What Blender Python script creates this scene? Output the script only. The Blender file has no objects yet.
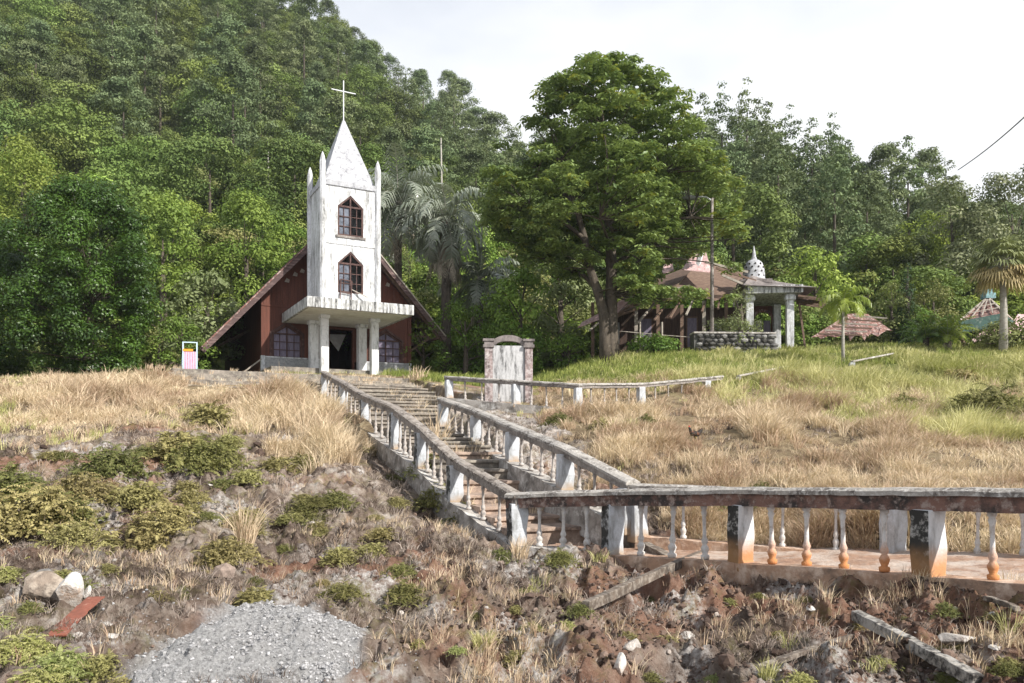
import bpy, math, random
import numpy as np
R = math.radians
C = bpy.context.scene
COL = C.collection
rng = np.random.default_rng(7)
random.seed(7)

# ------------------------------------------------------------------ camera, sky, sun, exposure
F, CX, YH = 800.0, 512.0, 450.0            # focal length in pixels, principal column, horizon row
cam = bpy.data.objects.new('camera', bpy.data.cameras.new('camera'))
COL.objects.link(cam)
cam.data.sensor_width = 36; cam.data.lens = 36*F/1024
cam.location = (0, 0, 0); cam.rotation_euler = (R(90), 0, 0)
cam.data.shift_y = (YH-341.5)/1024
cam.data.clip_start = .1; cam.data.clip_end = 6000
C.camera = cam

SUN = np.array([.66, -.50, .61]); SUN /= np.linalg.norm(SUN)
w = bpy.data.worlds.new('World'); C.world = w; w.use_nodes = True
nt = w.node_tree; nt.nodes.clear()
N = nt.nodes.new; L = nt.links.new
out = N('ShaderNodeOutputWorld'); bg = N('ShaderNodeBackground'); bg.inputs[1].default_value = 1
sky = N('ShaderNodeTexSky'); sky.sky_type = 'NISHITA'; sky.sun_disc = False
sky.sun_elevation = math.asin(SUN[2]); sky.sun_rotation = math.atan2(SUN[0], SUN[1])
sky.air_density = 1.0; sky.dust_density = 1.5
sc_ = N('ShaderNodeVectorMath'); sc_.operation = 'SCALE'; sc_.inputs[3].default_value = .085
L(sky.outputs[0], sc_.inputs[0])
tc = N('ShaderNodeTexCoord'); mp = N('ShaderNodeMapping'); mp.inputs['Scale'].default_value = (1, 1, 2.6)
L(tc.outputs['Generated'], mp.inputs[0])
ns = N('ShaderNodeTexNoise'); ns.inputs['Scale'].default_value = 1.7; ns.inputs['Detail'].default_value = 5
ns.inputs['Roughness'].default_value = .5
L(mp.outputs[0], ns.inputs['Vector'])
rp = N('ShaderNodeValToRGB'); rp.color_ramp.elements[0].position = .36; rp.color_ramp.elements[1].position = .58
L(ns.outputs[0], rp.inputs[0])
sx = N('ShaderNodeSeparateXYZ'); L(tc.outputs['Generated'], sx.inputs[0])
mr = N('ShaderNodeMapRange'); mr.inputs[1].default_value = .42; mr.inputs[2].default_value = .85
mr.inputs[3].default_value = 1; mr.inputs[4].default_value = .30
L(sx.outputs[2], mr.inputs[0])
mm = N('ShaderNodeMath'); mm.operation = 'MULTIPLY'; L(mr.outputs[0], mm.inputs[1])
m0 = N('ShaderNodeMapRange'); m0.inputs[3].default_value = .90; m0.inputs[4].default_value = 1.0
L(rp.outputs[0], m0.inputs[0]); L(m0.outputs[0], mm.inputs[0])
cc = N('ShaderNodeMix'); cc.data_type = 'RGBA'
cc.inputs[6].default_value = (.60, .635, .70, 1); cc.inputs[7].default_value = (.80, .81, .825, 1)
L(rp.outputs[0], cc.inputs[0])
mx = N('ShaderNodeMix'); mx.data_type = 'RGBA'
L(mm.outputs[0], mx.inputs[0]); L(sc_.outputs[0], mx.inputs[6]); L(cc.outputs[2], mx.inputs[7])
L(mx.outputs[2], bg.inputs[0]); L(bg.outputs[0], out.inputs[0])

sun = bpy.data.objects.new('sun', bpy.data.lights.new('sun', 'SUN')); COL.objects.link(sun)
sun.data.energy = 5.0; sun.data.angle = R(.6); sun.data.color = (1, .955, .88)
from mathutils import Vector, Matrix
sun.rotation_euler = Vector(SUN).to_track_quat('Z', 'Y').to_euler()
sun.location = (30, -20, 60)
C.view_settings.view_transform = 'Standard'; C.view_settings.look = 'None'
C.view_settings.exposure = 0.54; C.view_settings.gamma = 1
C.cycles.max_bounces = 5; C.cycles.diffuse_bounces = 3; C.cycles.transparent_max_bounces = 4
C.cycles.use_denoising = True

def P(px, py, D):
    """the point seen at (px, py) that stands D metres in front of the camera"""
    return Vector(((px-CX)/F*D, D, (YH-py)/F*D))

# ------------------------------------------------------------------ tagging and mesh helpers
def tag(o, label=None, cat=None, group=None, kind=None):
    if label: o['label'] = label
    if cat: o['category'] = cat
    if group: o['group'] = group
    if kind: o['kind'] = kind
    return o
def empty(name, loc, rz=0, label=None, cat=None, group=None):
    o = bpy.data.objects.new(name, None); COL.objects.link(o)
    o.location = loc; o.rotation_euler = (0, 0, rz); o.empty_display_size = .3
    return tag(o, label, cat, group)
class MB:
    def __init__(s): s.v = []; s.f = []; s.m = []; s.mi = 0
    def add(s, vs, fs):
        b = len(s.v); s.v += [tuple(v) for v in vs]
        s.f += [tuple(i+b for i in f) for f in fs]; s.m += [s.mi]*len(fs)
        return s
    def box(s, x0, x1, y0, y1, z0, z1, bev=0):
        if bev <= 0:
            return s.add([(x0,y0,z0),(x1,y0,z0),(x1,y1,z0),(x0,y1,z0),(x0,y0,z1),(x1,y0,z1),(x1,y1,z1),(x0,y1,z1)],
                         [(0,3,2,1),(4,5,6,7),(0,1,5,4),(1,2,6,5),(2,3,7,6),(3,0,4,7)])
        b = bev
        pl = [(x0+b,y0),(x1-b,y0),(x1,y0+b),(x1,y1-b),(x1-b,y1),(x0+b,y1),(x0,y1-b),(x0,y0+b)]
        return s.prism(pl, z0, z1)
    def prism(s, poly, z0, z1):
        n = len(poly)
        return s.add([(x,y,z0) for x,y in poly]+[(x,y,z1) for x,y in poly],
            [tuple(range(n-1,-1,-1)), tuple(range(n,2*n))]+[(i,(i+1)%n,n+(i+1)%n,n+i) for i in range(n)])
    def prism_y(s, poly, y0, y1):
        """polygon in (x,z) extruded along y"""
        n = len(poly)
        return s.add([(x,y0,z) for x,z in poly]+[(x,y1,z) for x,z in poly],
            [tuple(range(n)), tuple(range(2*n-1,n-1,-1))]+[(i,n+i,n+(i+1)%n,(i+1)%n) for i in range(n)])
    def beam(s, a, b, w, h, up=(0,0,1), w2=None, h2=None):
        a = Vector(a); b = Vector(b); d = (b-a).normalized(); up = Vector(up)
        r = d.cross(up)
        if r.length < 1e-4: r = Vector((1,0,0))
        r.normalize(); u = r.cross(d)
        w2 = w if w2 is None else w2; h2 = h if h2 is None else h2
        vs = []
        for p, ww, hh in ((a,w,h),(b,w2,h2)):
            for sx_, sz_ in ((-1,-1),(1,-1),(1,1),(-1,1)): vs.append(p+r*(sx_*ww/2)+u*(sz_*hh/2))
        return s.add(vs, [(0,1,2,3),(7,6,5,4),(0,4,5,1),(1,5,6,2),(2,6,7,3),(3,7,4,0)])
    def tube(s, pts, rad, n=8, cap=True):
        pts = [Vector(p) for p in pts]; vs = []; fs = []; k = len(pts)
        if not hasattr(rad, '__len__'): rad = [rad]*k
        pr = None
        for i, p in enumerate(pts):
            d = (pts[min(i+1,k-1)]-pts[max(i-1,0)]).normalized()
            r = d.cross(Vector((0,0,1)) if abs(d.z) < .9 else Vector((1,0,0))) if pr is None else pr-d*pr.dot(d)
            r.normalize(); pr = r; u = d.cross(r)
            for j in range(n):
                a = 2*math.pi*j/n; vs.append(p+(r*math.cos(a)+u*math.sin(a))*rad[i])
        for i in range(k-1):
            for j in range(n):
                fs.append((i*n+j, i*n+(j+1)%n, (i+1)*n+(j+1)%n, (i+1)*n+j))
        if cap: fs += [tuple(range(n-1,-1,-1)), tuple(range((k-1)*n, k*n))]
        return s.add(vs, fs)
    def lathe(s, prof, c=(0,0,0), n=12):
        vs = []; fs = []; k = len(prof)
        for r, z in prof:
            for j in range(n):
                a = 2*math.pi*j/n; vs.append((c[0]+r*math.cos(a), c[1]+r*math.sin(a), c[2]+z))
        for i in range(k-1):
            for j in range(n): fs.append((i*n+j, i*n+(j+1)%n, (i+1)*n+(j+1)%n, (i+1)*n+j))
        fs += [tuple(range(n-1,-1,-1)), tuple(range((k-1)*n, k*n))]
        return s.add(vs, fs)
    def mesh(s, name, mats, smooth=False):
        me = bpy.data.meshes.new(name); me.from_pydata(s.v, [], s.f); me.update()
        if not isinstance(mats, (list, tuple)): mats = [mats]
        for m in mats: me.materials.append(m)
        if len(mats) > 1: me.polygons.foreach_set('material_index', s.m)
        if smooth: me.polygons.foreach_set('use_smooth', [True]*len(me.polygons))
        return me
    def build(s, name, mats, parent=None, smooth=False, bevel=0, sub=0):
        o = bpy.data.objects.new(name, s.mesh(name, mats, smooth)); COL.objects.link(o)
        if parent: o.parent = parent
        if bevel:
            b = o.modifiers.new('bevel', 'BEVEL'); b.width = bevel; b.segments = 2; b.limit_method = 'ANGLE'
        return o
class NB:
    """numpy quad soup with a tone value per vertex"""
    def __init__(s): s.V = []; s.Q = []; s.T = []; s.M = []; s.n = 0
    def add(s, V, Q, T=None, m=0):
        V = np.asarray(V, np.float32).reshape(-1, 3); Q = np.asarray(Q, np.int64).reshape(-1, 4)
        s.V.append(V); s.Q.append(Q+s.n); s.n += len(V)
        s.T.append(np.full(len(V), .5, np.float32) if T is None else np.asarray(T, np.float32))
        s.M.append(np.full(len(Q), m, np.int32)); return s
    def add_mb(s, mb, m=0, t=.5):
        Q = []
        for f in mb.f:
            if len(f) == 4: Q.append(f)
            elif len(f) == 3: Q.append((f[0], f[1], f[2], f[2]))
            else:
                for i in range(1, len(f)-1, 2):
                    j = min(i+2, len(f)-1); Q.append((f[0], f[i], f[i+1], f[j]) if j > i+1 else (f[0], f[i], f[i+1], f[i+1]))
        if len(Q): s.add(mb.v, Q, np.full(len(mb.v), t), m)
        return s
    def arrays(s): return np.concatenate(s.V), np.concatenate(s.Q), np.concatenate(s.T), np.concatenate(s.M)
    def mesh(s, name, mats, smooth=False):
        V, Q, T, M = s.arrays()
        return np_mesh(name, V, Q, mats, T, M, smooth)
    def build(s, name, mats, parent=None, smooth=False):
        o = bpy.data.objects.new(name, s.mesh(name, mats, smooth)); COL.objects.link(o)
        if parent: o.parent = parent
        return o
def np_mesh(name, V, Q, mats, T=None, M=None, smooth=False, attrs=None):
    me = bpy.data.meshes.new(name)
    tri = Q[:, 2] == Q[:, 3]
    ln = np.where(tri, 3, 4).astype(np.int32)
    st = np.concatenate([[0], np.cumsum(ln)[:-1]]).astype(np.int32)
    mask = np.ones(Q.shape, bool); mask[:, 3] = ~tri
    me.vertices.add(len(V)); me.vertices.foreach_set('co', np.ascontiguousarray(V, np.float32).ravel())
    idx = Q[mask].astype(np.int32)
    me.loops.add(len(idx)); me.loops.foreach_set('vertex_index', idx)
    me.polygons.add(len(Q)); me.polygons.foreach_set('loop_start', st); me.polygons.foreach_set('loop_total', ln)
    if not isinstance(mats, (list, tuple)): mats = [mats]
    for m in mats: me.materials.append(m)
    if M is not None and len(mats) > 1: me.polygons.foreach_set('material_index', M)
    me.polygons.foreach_set('use_smooth', np.full(len(Q), smooth))
    if T is not None:
        a = me.attributes.new('tone', 'FLOAT', 'POINT'); a.data.foreach_set('value', T.astype(np.float32))
    for k, v in (attrs or {}).items():
        a = me.attributes.new(k, 'FLOAT', 'POINT'); a.data.foreach_set('value', v.astype(np.float32))
    me.update(calc_edges=True)
    return me
def link(name, me, parent=None, loc=None, rz=0, sc=None):
    o = bpy.data.objects.new(name, me); COL.objects.link(o)
    if parent: o.parent = parent
    if loc is not None: o.location = loc
    o.rotation_euler[2] = rz
    if sc is not None: o.scale = (sc, sc, sc) if not hasattr(sc, '__len__') else sc
    return o

# ------------------------------------------------------------------ noise on arrays
def _h(i, j, s):
    n = (i*374761393 + j*668265263 + s*1442695041) & 0xffffffff
    n = ((n ^ (n >> 13))*1274126177) & 0xffffffff
    return ((n ^ (n >> 16)) & 0xffff)/65535.0
def vn(x, y, s=0):
    xi = np.floor(x).astype(np.int64); yi = np.floor(y).astype(np.int64); fx = x-xi; fy = y-yi
    fx = fx*fx*fx*(fx*(fx*6-15)+10); fy = fy*fy*fy*(fy*(fy*6-15)+10)
    return ((_h(xi,yi,s)*(1-fx)+_h(xi+1,yi,s)*fx)*(1-fy)+(_h(xi,yi+1,s)*(1-fx)+_h(xi+1,yi+1,s)*fx)*fy)*2-1
def fbm(x, y, oct=4, s=0, gain=.5):
    a = 1; t = 0; r = 0
    for k in range(oct):
        r = r+a*vn(x*2**k+17.3*k, y*2**k-9.1*k, s+k); t += a; a *= gain
    return r/t
def sstep(a, b, x):
    t = np.clip((x-a)/(b-a), 0, 1); return t*t*(3-2*t)

# ------------------------------------------------------------------ materials
def newmat(name):
    m = bpy.data.materials.new(name); m.use_nodes = True; t = m.node_tree; t.nodes.clear()
    o = t.nodes.new('ShaderNodeOutputMaterial'); b = t.nodes.new('ShaderNodeBsdfPrincipled')
    t.links.new(b.outputs[0], o.inputs[0]); return m, t, b, o
def noise(t, scale, detail=4, rough=.6, vec=None, stretch=None, dist=0):
    n = t.nodes.new('ShaderNodeTexNoise'); n.inputs['Scale'].default_value = scale
    n.inputs['Detail'].default_value = detail; n.inputs['Roughness'].default_value = rough
    n.inputs['Distortion'].default_value = dist
    if vec is None:
        tc = t.nodes.new('ShaderNodeTexCoord'); vec = tc.outputs['Object']
    if stretch:
        mp = t.nodes.new('ShaderNodeMapping'); mp.inputs['Scale'].default_value = stretch
        t.links.new(vec, mp.inputs[0]); vec = mp.outputs[0]
    t.links.new(vec, n.inputs['Vector']); return n.outputs[0]
def ramp(t, fac, stops):
    r = t.nodes.new('ShaderNodeValToRGB'); e = r.color_ramp.elements
    while len(e) < len(stops): e.new(.5)
    for i, (p, c) in enumerate(stops):
        e[i].position = p; e[i].color = (*c, 1) if hasattr(c, '__len__') else (c, c, c, 1)
    t.links.new(fac, r.inputs[0]); return r.outputs[0]
def mixc(t, fac, a, b, mode='MIX'):
    m = t.nodes.new('ShaderNodeMix'); m.data_type = 'RGBA'; m.blend_type = mode
    for i, v in ((0, fac), (6, a), (7, b)):
        if isinstance(v, bpy.types.NodeSocket): t.links.new(v, m.inputs[i])
        else: m.inputs[i].default_value = v if i == 0 else (*v, 1)
    return m.outputs[2]
def attr(t, name):
    a = t.nodes.new('ShaderNodeAttribute'); a.attribute_name = name; return a.outputs['Fac']
def bump(t, b, h, dist=.02, s=1):
    n = t.nodes.new('ShaderNodeBump'); n.inputs['Distance'].default_value = dist; n.inputs['Strength'].default_value = s
    t.links.new(h, n.inputs['Height']); t.links.new(n.outputs[0], b.inputs['Normal'])
def surf(name, base, dark=None, scale=2, lo=.4, hi=.7, stretch=None, rough=.85, second=None, s2=9, l2=.45, h2=.65, bm=.01, bs=30, spec=.3, metal=0, z_tint=None):
    """painted, plastered, wooden or stone surface with stains; z_tint = (colour, z0, z1) is dirt wicked up from the ground"""
    m, t, b, o = newmat(name)
    c = base
    if dark is not None:
        f = noise(t, scale, 8, .7, stretch=stretch); f = ramp(t, f, [(lo, 0), (hi, 1)])
        c = mixc(t, f, base, dark)
    if second is not None:
        f = noise(t, s2, 6, .65); f = ramp(t, f, [(l2, 0), (h2, 1)])
        c = mixc(t, f, c, second)
    if z_tint:
        col, z0, z1 = z_tint
        tc = t.nodes.new('ShaderNodeTexCoord'); s = t.nodes.new('ShaderNodeSeparateXYZ'); t.links.new(tc.outputs['Object'], s.inputs[0])
        nn = noise(t, 5, 5, .6); ad = t.nodes.new('ShaderNodeMath'); ad.operation = 'MULTIPLY_ADD'
        t.links.new(nn, ad.inputs[0]); ad.inputs[1].default_value = .3; t.links.new(s.outputs[2], ad.inputs[2])
        mr = t.nodes.new('ShaderNodeMapRange'); mr.interpolation_type = 'SMOOTHSTEP'
        mr.inputs[1].default_value = z0+.15; mr.inputs[2].default_value = z1+.15
        mr.inputs[3].default_value = 1; mr.inputs[4].default_value = 0
        t.links.new(ad.outputs[0], mr.inputs[0]); c = mixc(t, mr.outputs[0], c, col)
    if isinstance(c, bpy.types.NodeSocket): t.links.new(c, b.inputs['Base Color'])
    else: b.inputs['Base Color'].default_value = (*c, 1)
    b.inputs['Roughness'].default_value = rough; b.inputs['Metallic'].default_value = metal
    b.inputs['Specular IOR Level'].default_value = spec
    if bm: bump(t, b, noise(t, bs, 6, .7), bm)
    return m
def leafmat(name, a, b_, rough=.6, trans=.3, spec=.25, var=.25, c3=None):
    m, t, b, o = newmat(name)
    c = mixc(t, attr(t, 'tone'), a, b_)
    oi = t.nodes.new('ShaderNodeObjectInfo')
    if var:
        h = t.nodes.new('ShaderNodeHueSaturation'); mr = t.nodes.new('ShaderNodeMapRange')
        mr.inputs[3].default_value = 1-var; mr.inputs[4].default_value = 1+var
        t.links.new(oi.outputs['Random'], mr.inputs[0]); t.links.new(mr.outputs[0], h.inputs['Value'])
        m2 = t.nodes.new('ShaderNodeMath'); m2.operation = 'MULTIPLY_ADD'; m2.inputs[1].default_value = 7.31; m2.inputs[2].default_value = 0
        t.links.new(oi.outputs['Random'], m2.inputs[0]); fr = t.nodes.new('ShaderNodeMath'); fr.operation = 'FRACT'; t.links.new(m2.outputs[0], fr.inputs[0])
        m3 = t.nodes.new('ShaderNodeMapRange'); m3.inputs[3].default_value = .475; m3.inputs[4].default_value = .515
        t.links.new(fr.outputs[0], m3.inputs[0]); t.links.new(m3.outputs[0], h.inputs['Hue'])
        t.links.new(c, h.inputs['Color']); c = h.outputs[0]
    t.links.new(c, b.inputs['Base Color']); b.inputs['Roughness'].default_value = rough
    b.inputs['Specular IOR Level'].default_value = spec
    tr = t.nodes.new('ShaderNodeBsdfTranslucent'); bc = mixc(t, .5, c, (.35, .42, .05), 'MIX'); bc = mixc(t, .65, c, bc)
    t.links.new(bc, tr.inputs[0])
    mx = t.nodes.new('ShaderNodeMixShader'); mx.inputs[0].default_value = trans
    t.links.new(b.outputs[0], mx.inputs[1]); t.links.new(tr.outputs[0], mx.inputs[2]); t.links.new(mx.outputs[0], o.inputs[0])
    return m

M = {}
M['white'] = surf('white_plaster', (.64,.65,.67), (.19,.19,.185), 1.7, .475, .63, (3,3,.45), second=(.46,.465,.46), s2=8, l2=.5, h2=.62)
M['column'] = surf('white_column', (.76,.765,.77), (.30,.30,.29), 2.0, .52, .64, (3,3,.5), second=(.62,.62,.62), s2=7, l2=.5, h2=.66)
M['spire'] = surf('mottled_spire', (.50,.51,.54), (.20,.20,.22), 4, .44, .62, second=(.38,.385,.40), s2=14, l2=.45, h2=.6)
M['fascia'] = surf('mildewed_fascia', (.58,.585,.58), (.045,.045,.045), 2.4, .47, .58, (3,3,.3), second=(.3,.3,.29), s2=6)
M['soffit'] = surf('soffit', (.74,.73,.70), (.5,.47,.42), 1.0, .48, .7, second=(.62,.60,.56), s2=4, l2=.5, h2=.7)
M['redwood'] = surf('dark_red_boards', (.150,.060,.043), (.07,.034,.027), 1.1, .35, .7, (9,9,.5), rough=.8, second=(.19,.07,.05), s2=14, l2=.58, h2=.72, spec=.15)
M['roof'] = surf('weathered_roof', (.075,.047,.045), (.17,.115,.105), 1.4, .48, .62, (1,8,8), rough=.75)
M['frame'] = surf('dark_window_frame', (.060,.030,.026), (.12,.07,.06), 6, .45, .62, rough=.7)
M['darkwood'] = surf('dark_hall_boards', (.055,.035,.028), (.10,.065,.05), 3, .42, .6, (6,6,.6), rough=.9)
M['timber'] = surf('old_timber', (.13,.085,.065), (.24,.17,.12), 4, .45, .7, (1,1,6), rough=.9)
M['paletimber'] = surf('pale_timber', (.40,.36,.31), (.2,.17,.14), 5, .4, .7, rough=.9)
M['plinth'] = surf('plinth_stone', (.34,.345,.35), (.17,.18,.18), 7, .4, .7, second=(.42,.42,.41), s2=22)
M['glass'] = surf('old_glass', (.06,.07,.09), (.2,.22,.27), 3, .4, .7, rough=.12, bm=0, spec=.6)
M['curtain'] = surf('curtain', (.23,.20,.26), (.11,.10,.15), 3, .4, .7, (6,6,1), rough=.9, bm=0)
M['dark'] = surf('dark_inside', (.03,.025,.022), rough=.95, bm=0)
M['metal'] = surf('pale_metal', (.58,.60,.61), rough=.5, bm=0, spec=.5)
M['post'] = surf('limewashed_post', (.52,.545,.58), (.26,.265,.265), 3, .48, .64, (2,2,.6), second=(.40,.41,.425), s2=11, l2=.46, h2=.64, z_tint=((.36,.27,.19), -.05, .16))
M['post_o'] = surf('rust_stained_post', (.62,.63,.64), (.34,.34,.335), 3, .48, .64, (2,2,.6), z_tint=((.50,.255,.12), .06, .42))
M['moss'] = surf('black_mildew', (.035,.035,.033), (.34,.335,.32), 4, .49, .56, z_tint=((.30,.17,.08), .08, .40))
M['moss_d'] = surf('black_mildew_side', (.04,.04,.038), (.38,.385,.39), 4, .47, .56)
M['cap'] = surf('lichen_cap', (.36,.335,.305), (.12,.105,.095), 3.2, .46, .60, second=(.50,.48,.45), s2=22, l2=.5, h2=.62, bm=.02, bs=20)
M['beam'] = surf('stained_beam', (.20,.115,.092), (.045,.038,.036), 2.0, .43, .57, (1,1,1), second=(.31,.25,.22), s2=9, l2=.52, h2=.64, bm=.02, bs=18)
M['beam_g'] = surf('grey_beam', (.27,.24,.22), (.07,.062,.058), 2.0, .42, .68, second=(.42,.39,.36), s2=11, l2=.5, h2=.75, bm=.02, bs=18)
M['balu'] = surf('baluster', (.56,.555,.55), (.30,.26,.23), 7, .45, .7, second=(.52,.47,.42), s2=25)
M['balu_o'] = surf('baluster_rusty', (.62,.60,.58), (.38,.32,.27), 7, .5, .66, z_tint=((.50,.215,.085), .08, .42))
M['balu_g'] = surf('baluster_grey', (.46,.44,.42), (.15,.13,.12), 6, .4, .66, second=(.45,.38,.33), s2=20)
M['curb'] = surf('curb', (.40,.37,.34), (.10,.09,.08), 2.4, .42, .68, second=(.62,.60,.57), s2=5, l2=.5, h2=.66, bm=.02, bs=16)
M['curb_o'] = surf('curb_orange', (.42,.27,.185), (.13,.10,.08), 2.4, .48, .68, second=(.62,.48,.38), s2=5, l2=.48, h2=.66, bm=.02, bs=16)
M['step'] = surf('step_stone', (.27,.235,.20), (.09,.08,.07), 2.2, .4, .66, second=(.36,.33,.27), s2=6, l2=.5, h2=.7, bm=.02, bs=15)
M['step_r'] = surf('step_red', (.36,.27,.215), (.13,.10,.085), 2.2, .45, .66, second=(.52,.40,.32), s2=6, l2=.5, h2=.7, bm=.02, bs=15)
M['wallstone'] = surf('wall_stone', (.20,.19,.18), (.07,.065,.06), 3, .4, .66, second=(.33,.32,.31), s2=7)
M['pinkroof'] = surf('faded_pink_roof', (.52,.33,.33), (.36,.22,.21), 2, .45, .7, (6,1,1), second=(.66,.52,.5), s2=6, rough=.6)
M['redroof'] = surf('red_roof', (.20,.095,.075), (.09,.055,.05), 3, .45, .6, second=(.40,.31,.28), s2=8, l2=.5, h2=.62)
M['greenroof'] = surf('green_roof', (.05,.10,.085), (.03,.045,.04), 3, .45, .7, second=(.16,.2,.17), s2=8, l2=.55, h2=.7)
M['bark'] = surf('bark', (.105,.085,.065), (.045,.036,.028), 4, .4, .65, (2,2,.6), second=(.2,.18,.15), s2=6, l2=.58, h2=.75, bm=.03, bs=9)
M['palebark'] = surf('pale_bark', (.36,.34,.30), (.2,.18,.15), 5, .45, .7, (1,1,3), bm=.01)
M['deadfrond'] = leafmat('dead_frond', (.20,.16,.11), (.42,.37,.29), trans=.1, var=0)
M['wood_w'] = surf('whitewashed_plank', (.36,.345,.325), (.045,.04,.037), 3.4, .43, .53, second=(.4,.37,.33), s2=13, bm=.01)
M['wood_b'] = surf('brown_plank', (.15,.115,.09), (.055,.045,.038), 3, .4, .6, second=(.30,.26,.22), s2=12)
M['rust'] = surf('rusty_sheet', (.27,.095,.062), (.13,.055,.04), 4, .4, .7, second=(.42,.25,.19), s2=12, l2=.6, h2=.7, rough=.7)
M['rock'] = surf('pale_rock', (.42,.385,.35), (.20,.15,.12), 2.2, .47, .58, second=(.62,.59,.55), s2=8, bm=.03, bs=12)
M['rock_b'] = surf('brown_rock', (.25,.20,.16), (.10,.08,.065), 2.6, .46, .58, second=(.40,.34,.28), s2=7, bm=.03, bs=12)
M['rock_w'] = surf('white_rock', (.54,.51,.475), (.30,.20,.14), 2.2, .49, .6, second=(.72,.70,.67), s2=8, bm=.03, bs=12)

# ------------------------------------------------------------------ air
m = bpy.data.materials.new('haze'); m.use_nodes = True; t = m.node_tree; t.nodes.clear()
o = t.nodes.new('ShaderNodeOutputMaterial'); v = t.nodes.new('ShaderNodeVolumePrincipled')
v.inputs['Color'].default_value = (.86, .92, 1, 1); v.inputs['Density'].default_value = .00022; v.inputs['Anisotropy'].default_value = .2
t.links.new(v.outputs[0], o.inputs['Volume']); HAZE = m

# ================================================================== TERRAIN
# each profile: azimuth column (px), then (D, z) from near to far
def pr(px, near, far): return (px, [(D, (YH-py)/F*D) for py, D in near]+far)
PROF = [
 pr(-100, [(683,6.5),(600,9),(520,13),(455,18),(420,22),(385,28),(378,33)], [(40,3.2),(50,5),(60,12),(90,32),(130,62),(200,122),(260,126)]),
 pr(165,  [(683,6.5),(600,9),(520,12.5),(450,18),(415,23),(387,29),(380,33)], [(40,3.5),(50,4.6),(60,9),(90,27),(130,54),(200,122),(260,124)]),
 pr(330,  [(683,6.6),(600,9.3),(540,12.5),(470,18),(430,22),(400,27),(387,31),(378,35)], [(38,3.6),(52,4.2),(60,8),(90,23),(130,47),(190,97),(260,94)]),
 pr(420,  [(683,6.6),(610,9),(560,11.5),(520,14),(484,17),(452,19),(420,22),(400,26),(387,31),(378,35)], [(40,3.6),(52,4.2),(60,8),(90,21),(130,39),(180,76),(260,72)]),
 pr(517,  [(683,6.6),(620,8.7),(580,11),(556,13),(530,15),(478,18),(430,22),(410,27),(401,29),(390,34)], [(42,3.7),(52,5),(60,8),(90,19),(130,34),(170,54),(260,50)]),
 pr(640,  [(683,6.6),(625,9),(583,11.3),(562,12.6),(530,14),(485,16),(450,19),(430,22),(410,26),(402,27.5),(377,34),(356,40)], [(50,5.4),(60,8.5),(90,20),(120,33),(160,42),(260,38)]),
 pr(760,  [(683,6.5),(615,9),(582,10.6),(575,11.5),(556,13),(495,14.5),(480,16),(455,18),(420,24),(400,28),(385,32),(362,38),(352,42)], [(50,5.9),(60,9),(90,22),(115,31),(160,34),(260,28)]),
 pr(930,  [(683,6.3),(610,8.2),(588,9.0),(575,9.9),(562,11),(505,13),(480,15),(450,19),(420,24),(390,29),(365,35),(346,41)], [(50,6.1),(60,8),(80,15),(105,27),(150,33),(260,30)]),
 pr(1100, [(683,6.0),(625,7.2),(585,9),(570,10),(505,12.5),(470,16),(440,20),(400,26),(370,31),(348,38),(340,44)], [(50,6.4),(60,8),(80,13),(100,19),(150,22),(260,22)]),
]
_D = np.concatenate([np.geomspace(2, 60, 340), np.geomspace(60, 400, 60)[1:]])
_tab = []
for px, pts in PROF:
    d = [3.0]+[p[0] for p in pts]+[400]; z = [pts[0][1]-.25]+[p[1] for p in pts]+[pts[-1][1]-10]
    zz = np.interp(_D, d, z)
    k = np.ones(9)/9; zs = np.convolve(np.pad(zz, 4, 'edge'), k, 'valid'); _tab.append(zs)
_tab = np.array(_tab); _tx = np.array([(p[0]-CX)/F for p in PROF])

A0 = np.array([.08, 13.6]); DIR = np.array([-.4006, .9163]); NRM = np.array([.9163, .4006])
ST_S = [-1, 0, 2.7, 4.6, 6.35, 10, 13.1, 16.9, 19.5, 23]
ST_Z = [-1.6, -1.6, -1.0, -.35, .10, .69, 1.32, 1.98, 2.55, 3.02]
def stairz(s): return np.interp(s, ST_S, ST_Z)
NEAR = [(.08,13.6,-1.60,-.72), (1.6,12.8,-1.66,-.63), (3.2,11.2,-1.56,-.52), (4.74,9.1,-1.42,-.43), (6.35,6.9,-1.30,-.33)]
FARR = [(2.1,13.35,-1.42,-.56), (5.52,11.6,-1.54,-.62), (7.5,9.75,-1.46,-.55), (9.3,7.6,-1.36,-.48)]
LAND = np.array([(.0,13.75),(1.6,12.85),(3.2,11.3),(4.74,9.2),(6.5,6.8),(9.4,7.4),(7.6,9.8),(5.6,11.7),(2.2,13.5),(1.3,14.3)])
def seg_dist(x, y, poly, closed=False):
    d = np.full(np.shape(x), 1e9)
    n = len(poly); rr = range(n if closed else n-1)
    for i in rr:
        a = poly[i]; b = poly[(i+1) % n]; ex, ey = b[0]-a[0], b[1]-a[1]
        t = np.clip(((x-a[0])*ex+(y-a[1])*ey)/(ex*ex+ey*ey), 0, 1)
        d = np.minimum(d, np.hypot(x-a[0]-t*ex, y-a[1]-t*ey))
    return d
def inside(x, y, poly):
    r = np.zeros(np.shape(x), bool); n = len(poly)
    for i in range(n):
        x0, y0 = poly[i][:2]; x1, y1 = poly[(i+1) % n][:2]
        c = ((y0 > y) != (y1 > y)) & (x < (x1-x0)*(y-y0)/(y1-y0+1e-12)+x0); r ^= c
    return r
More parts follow.
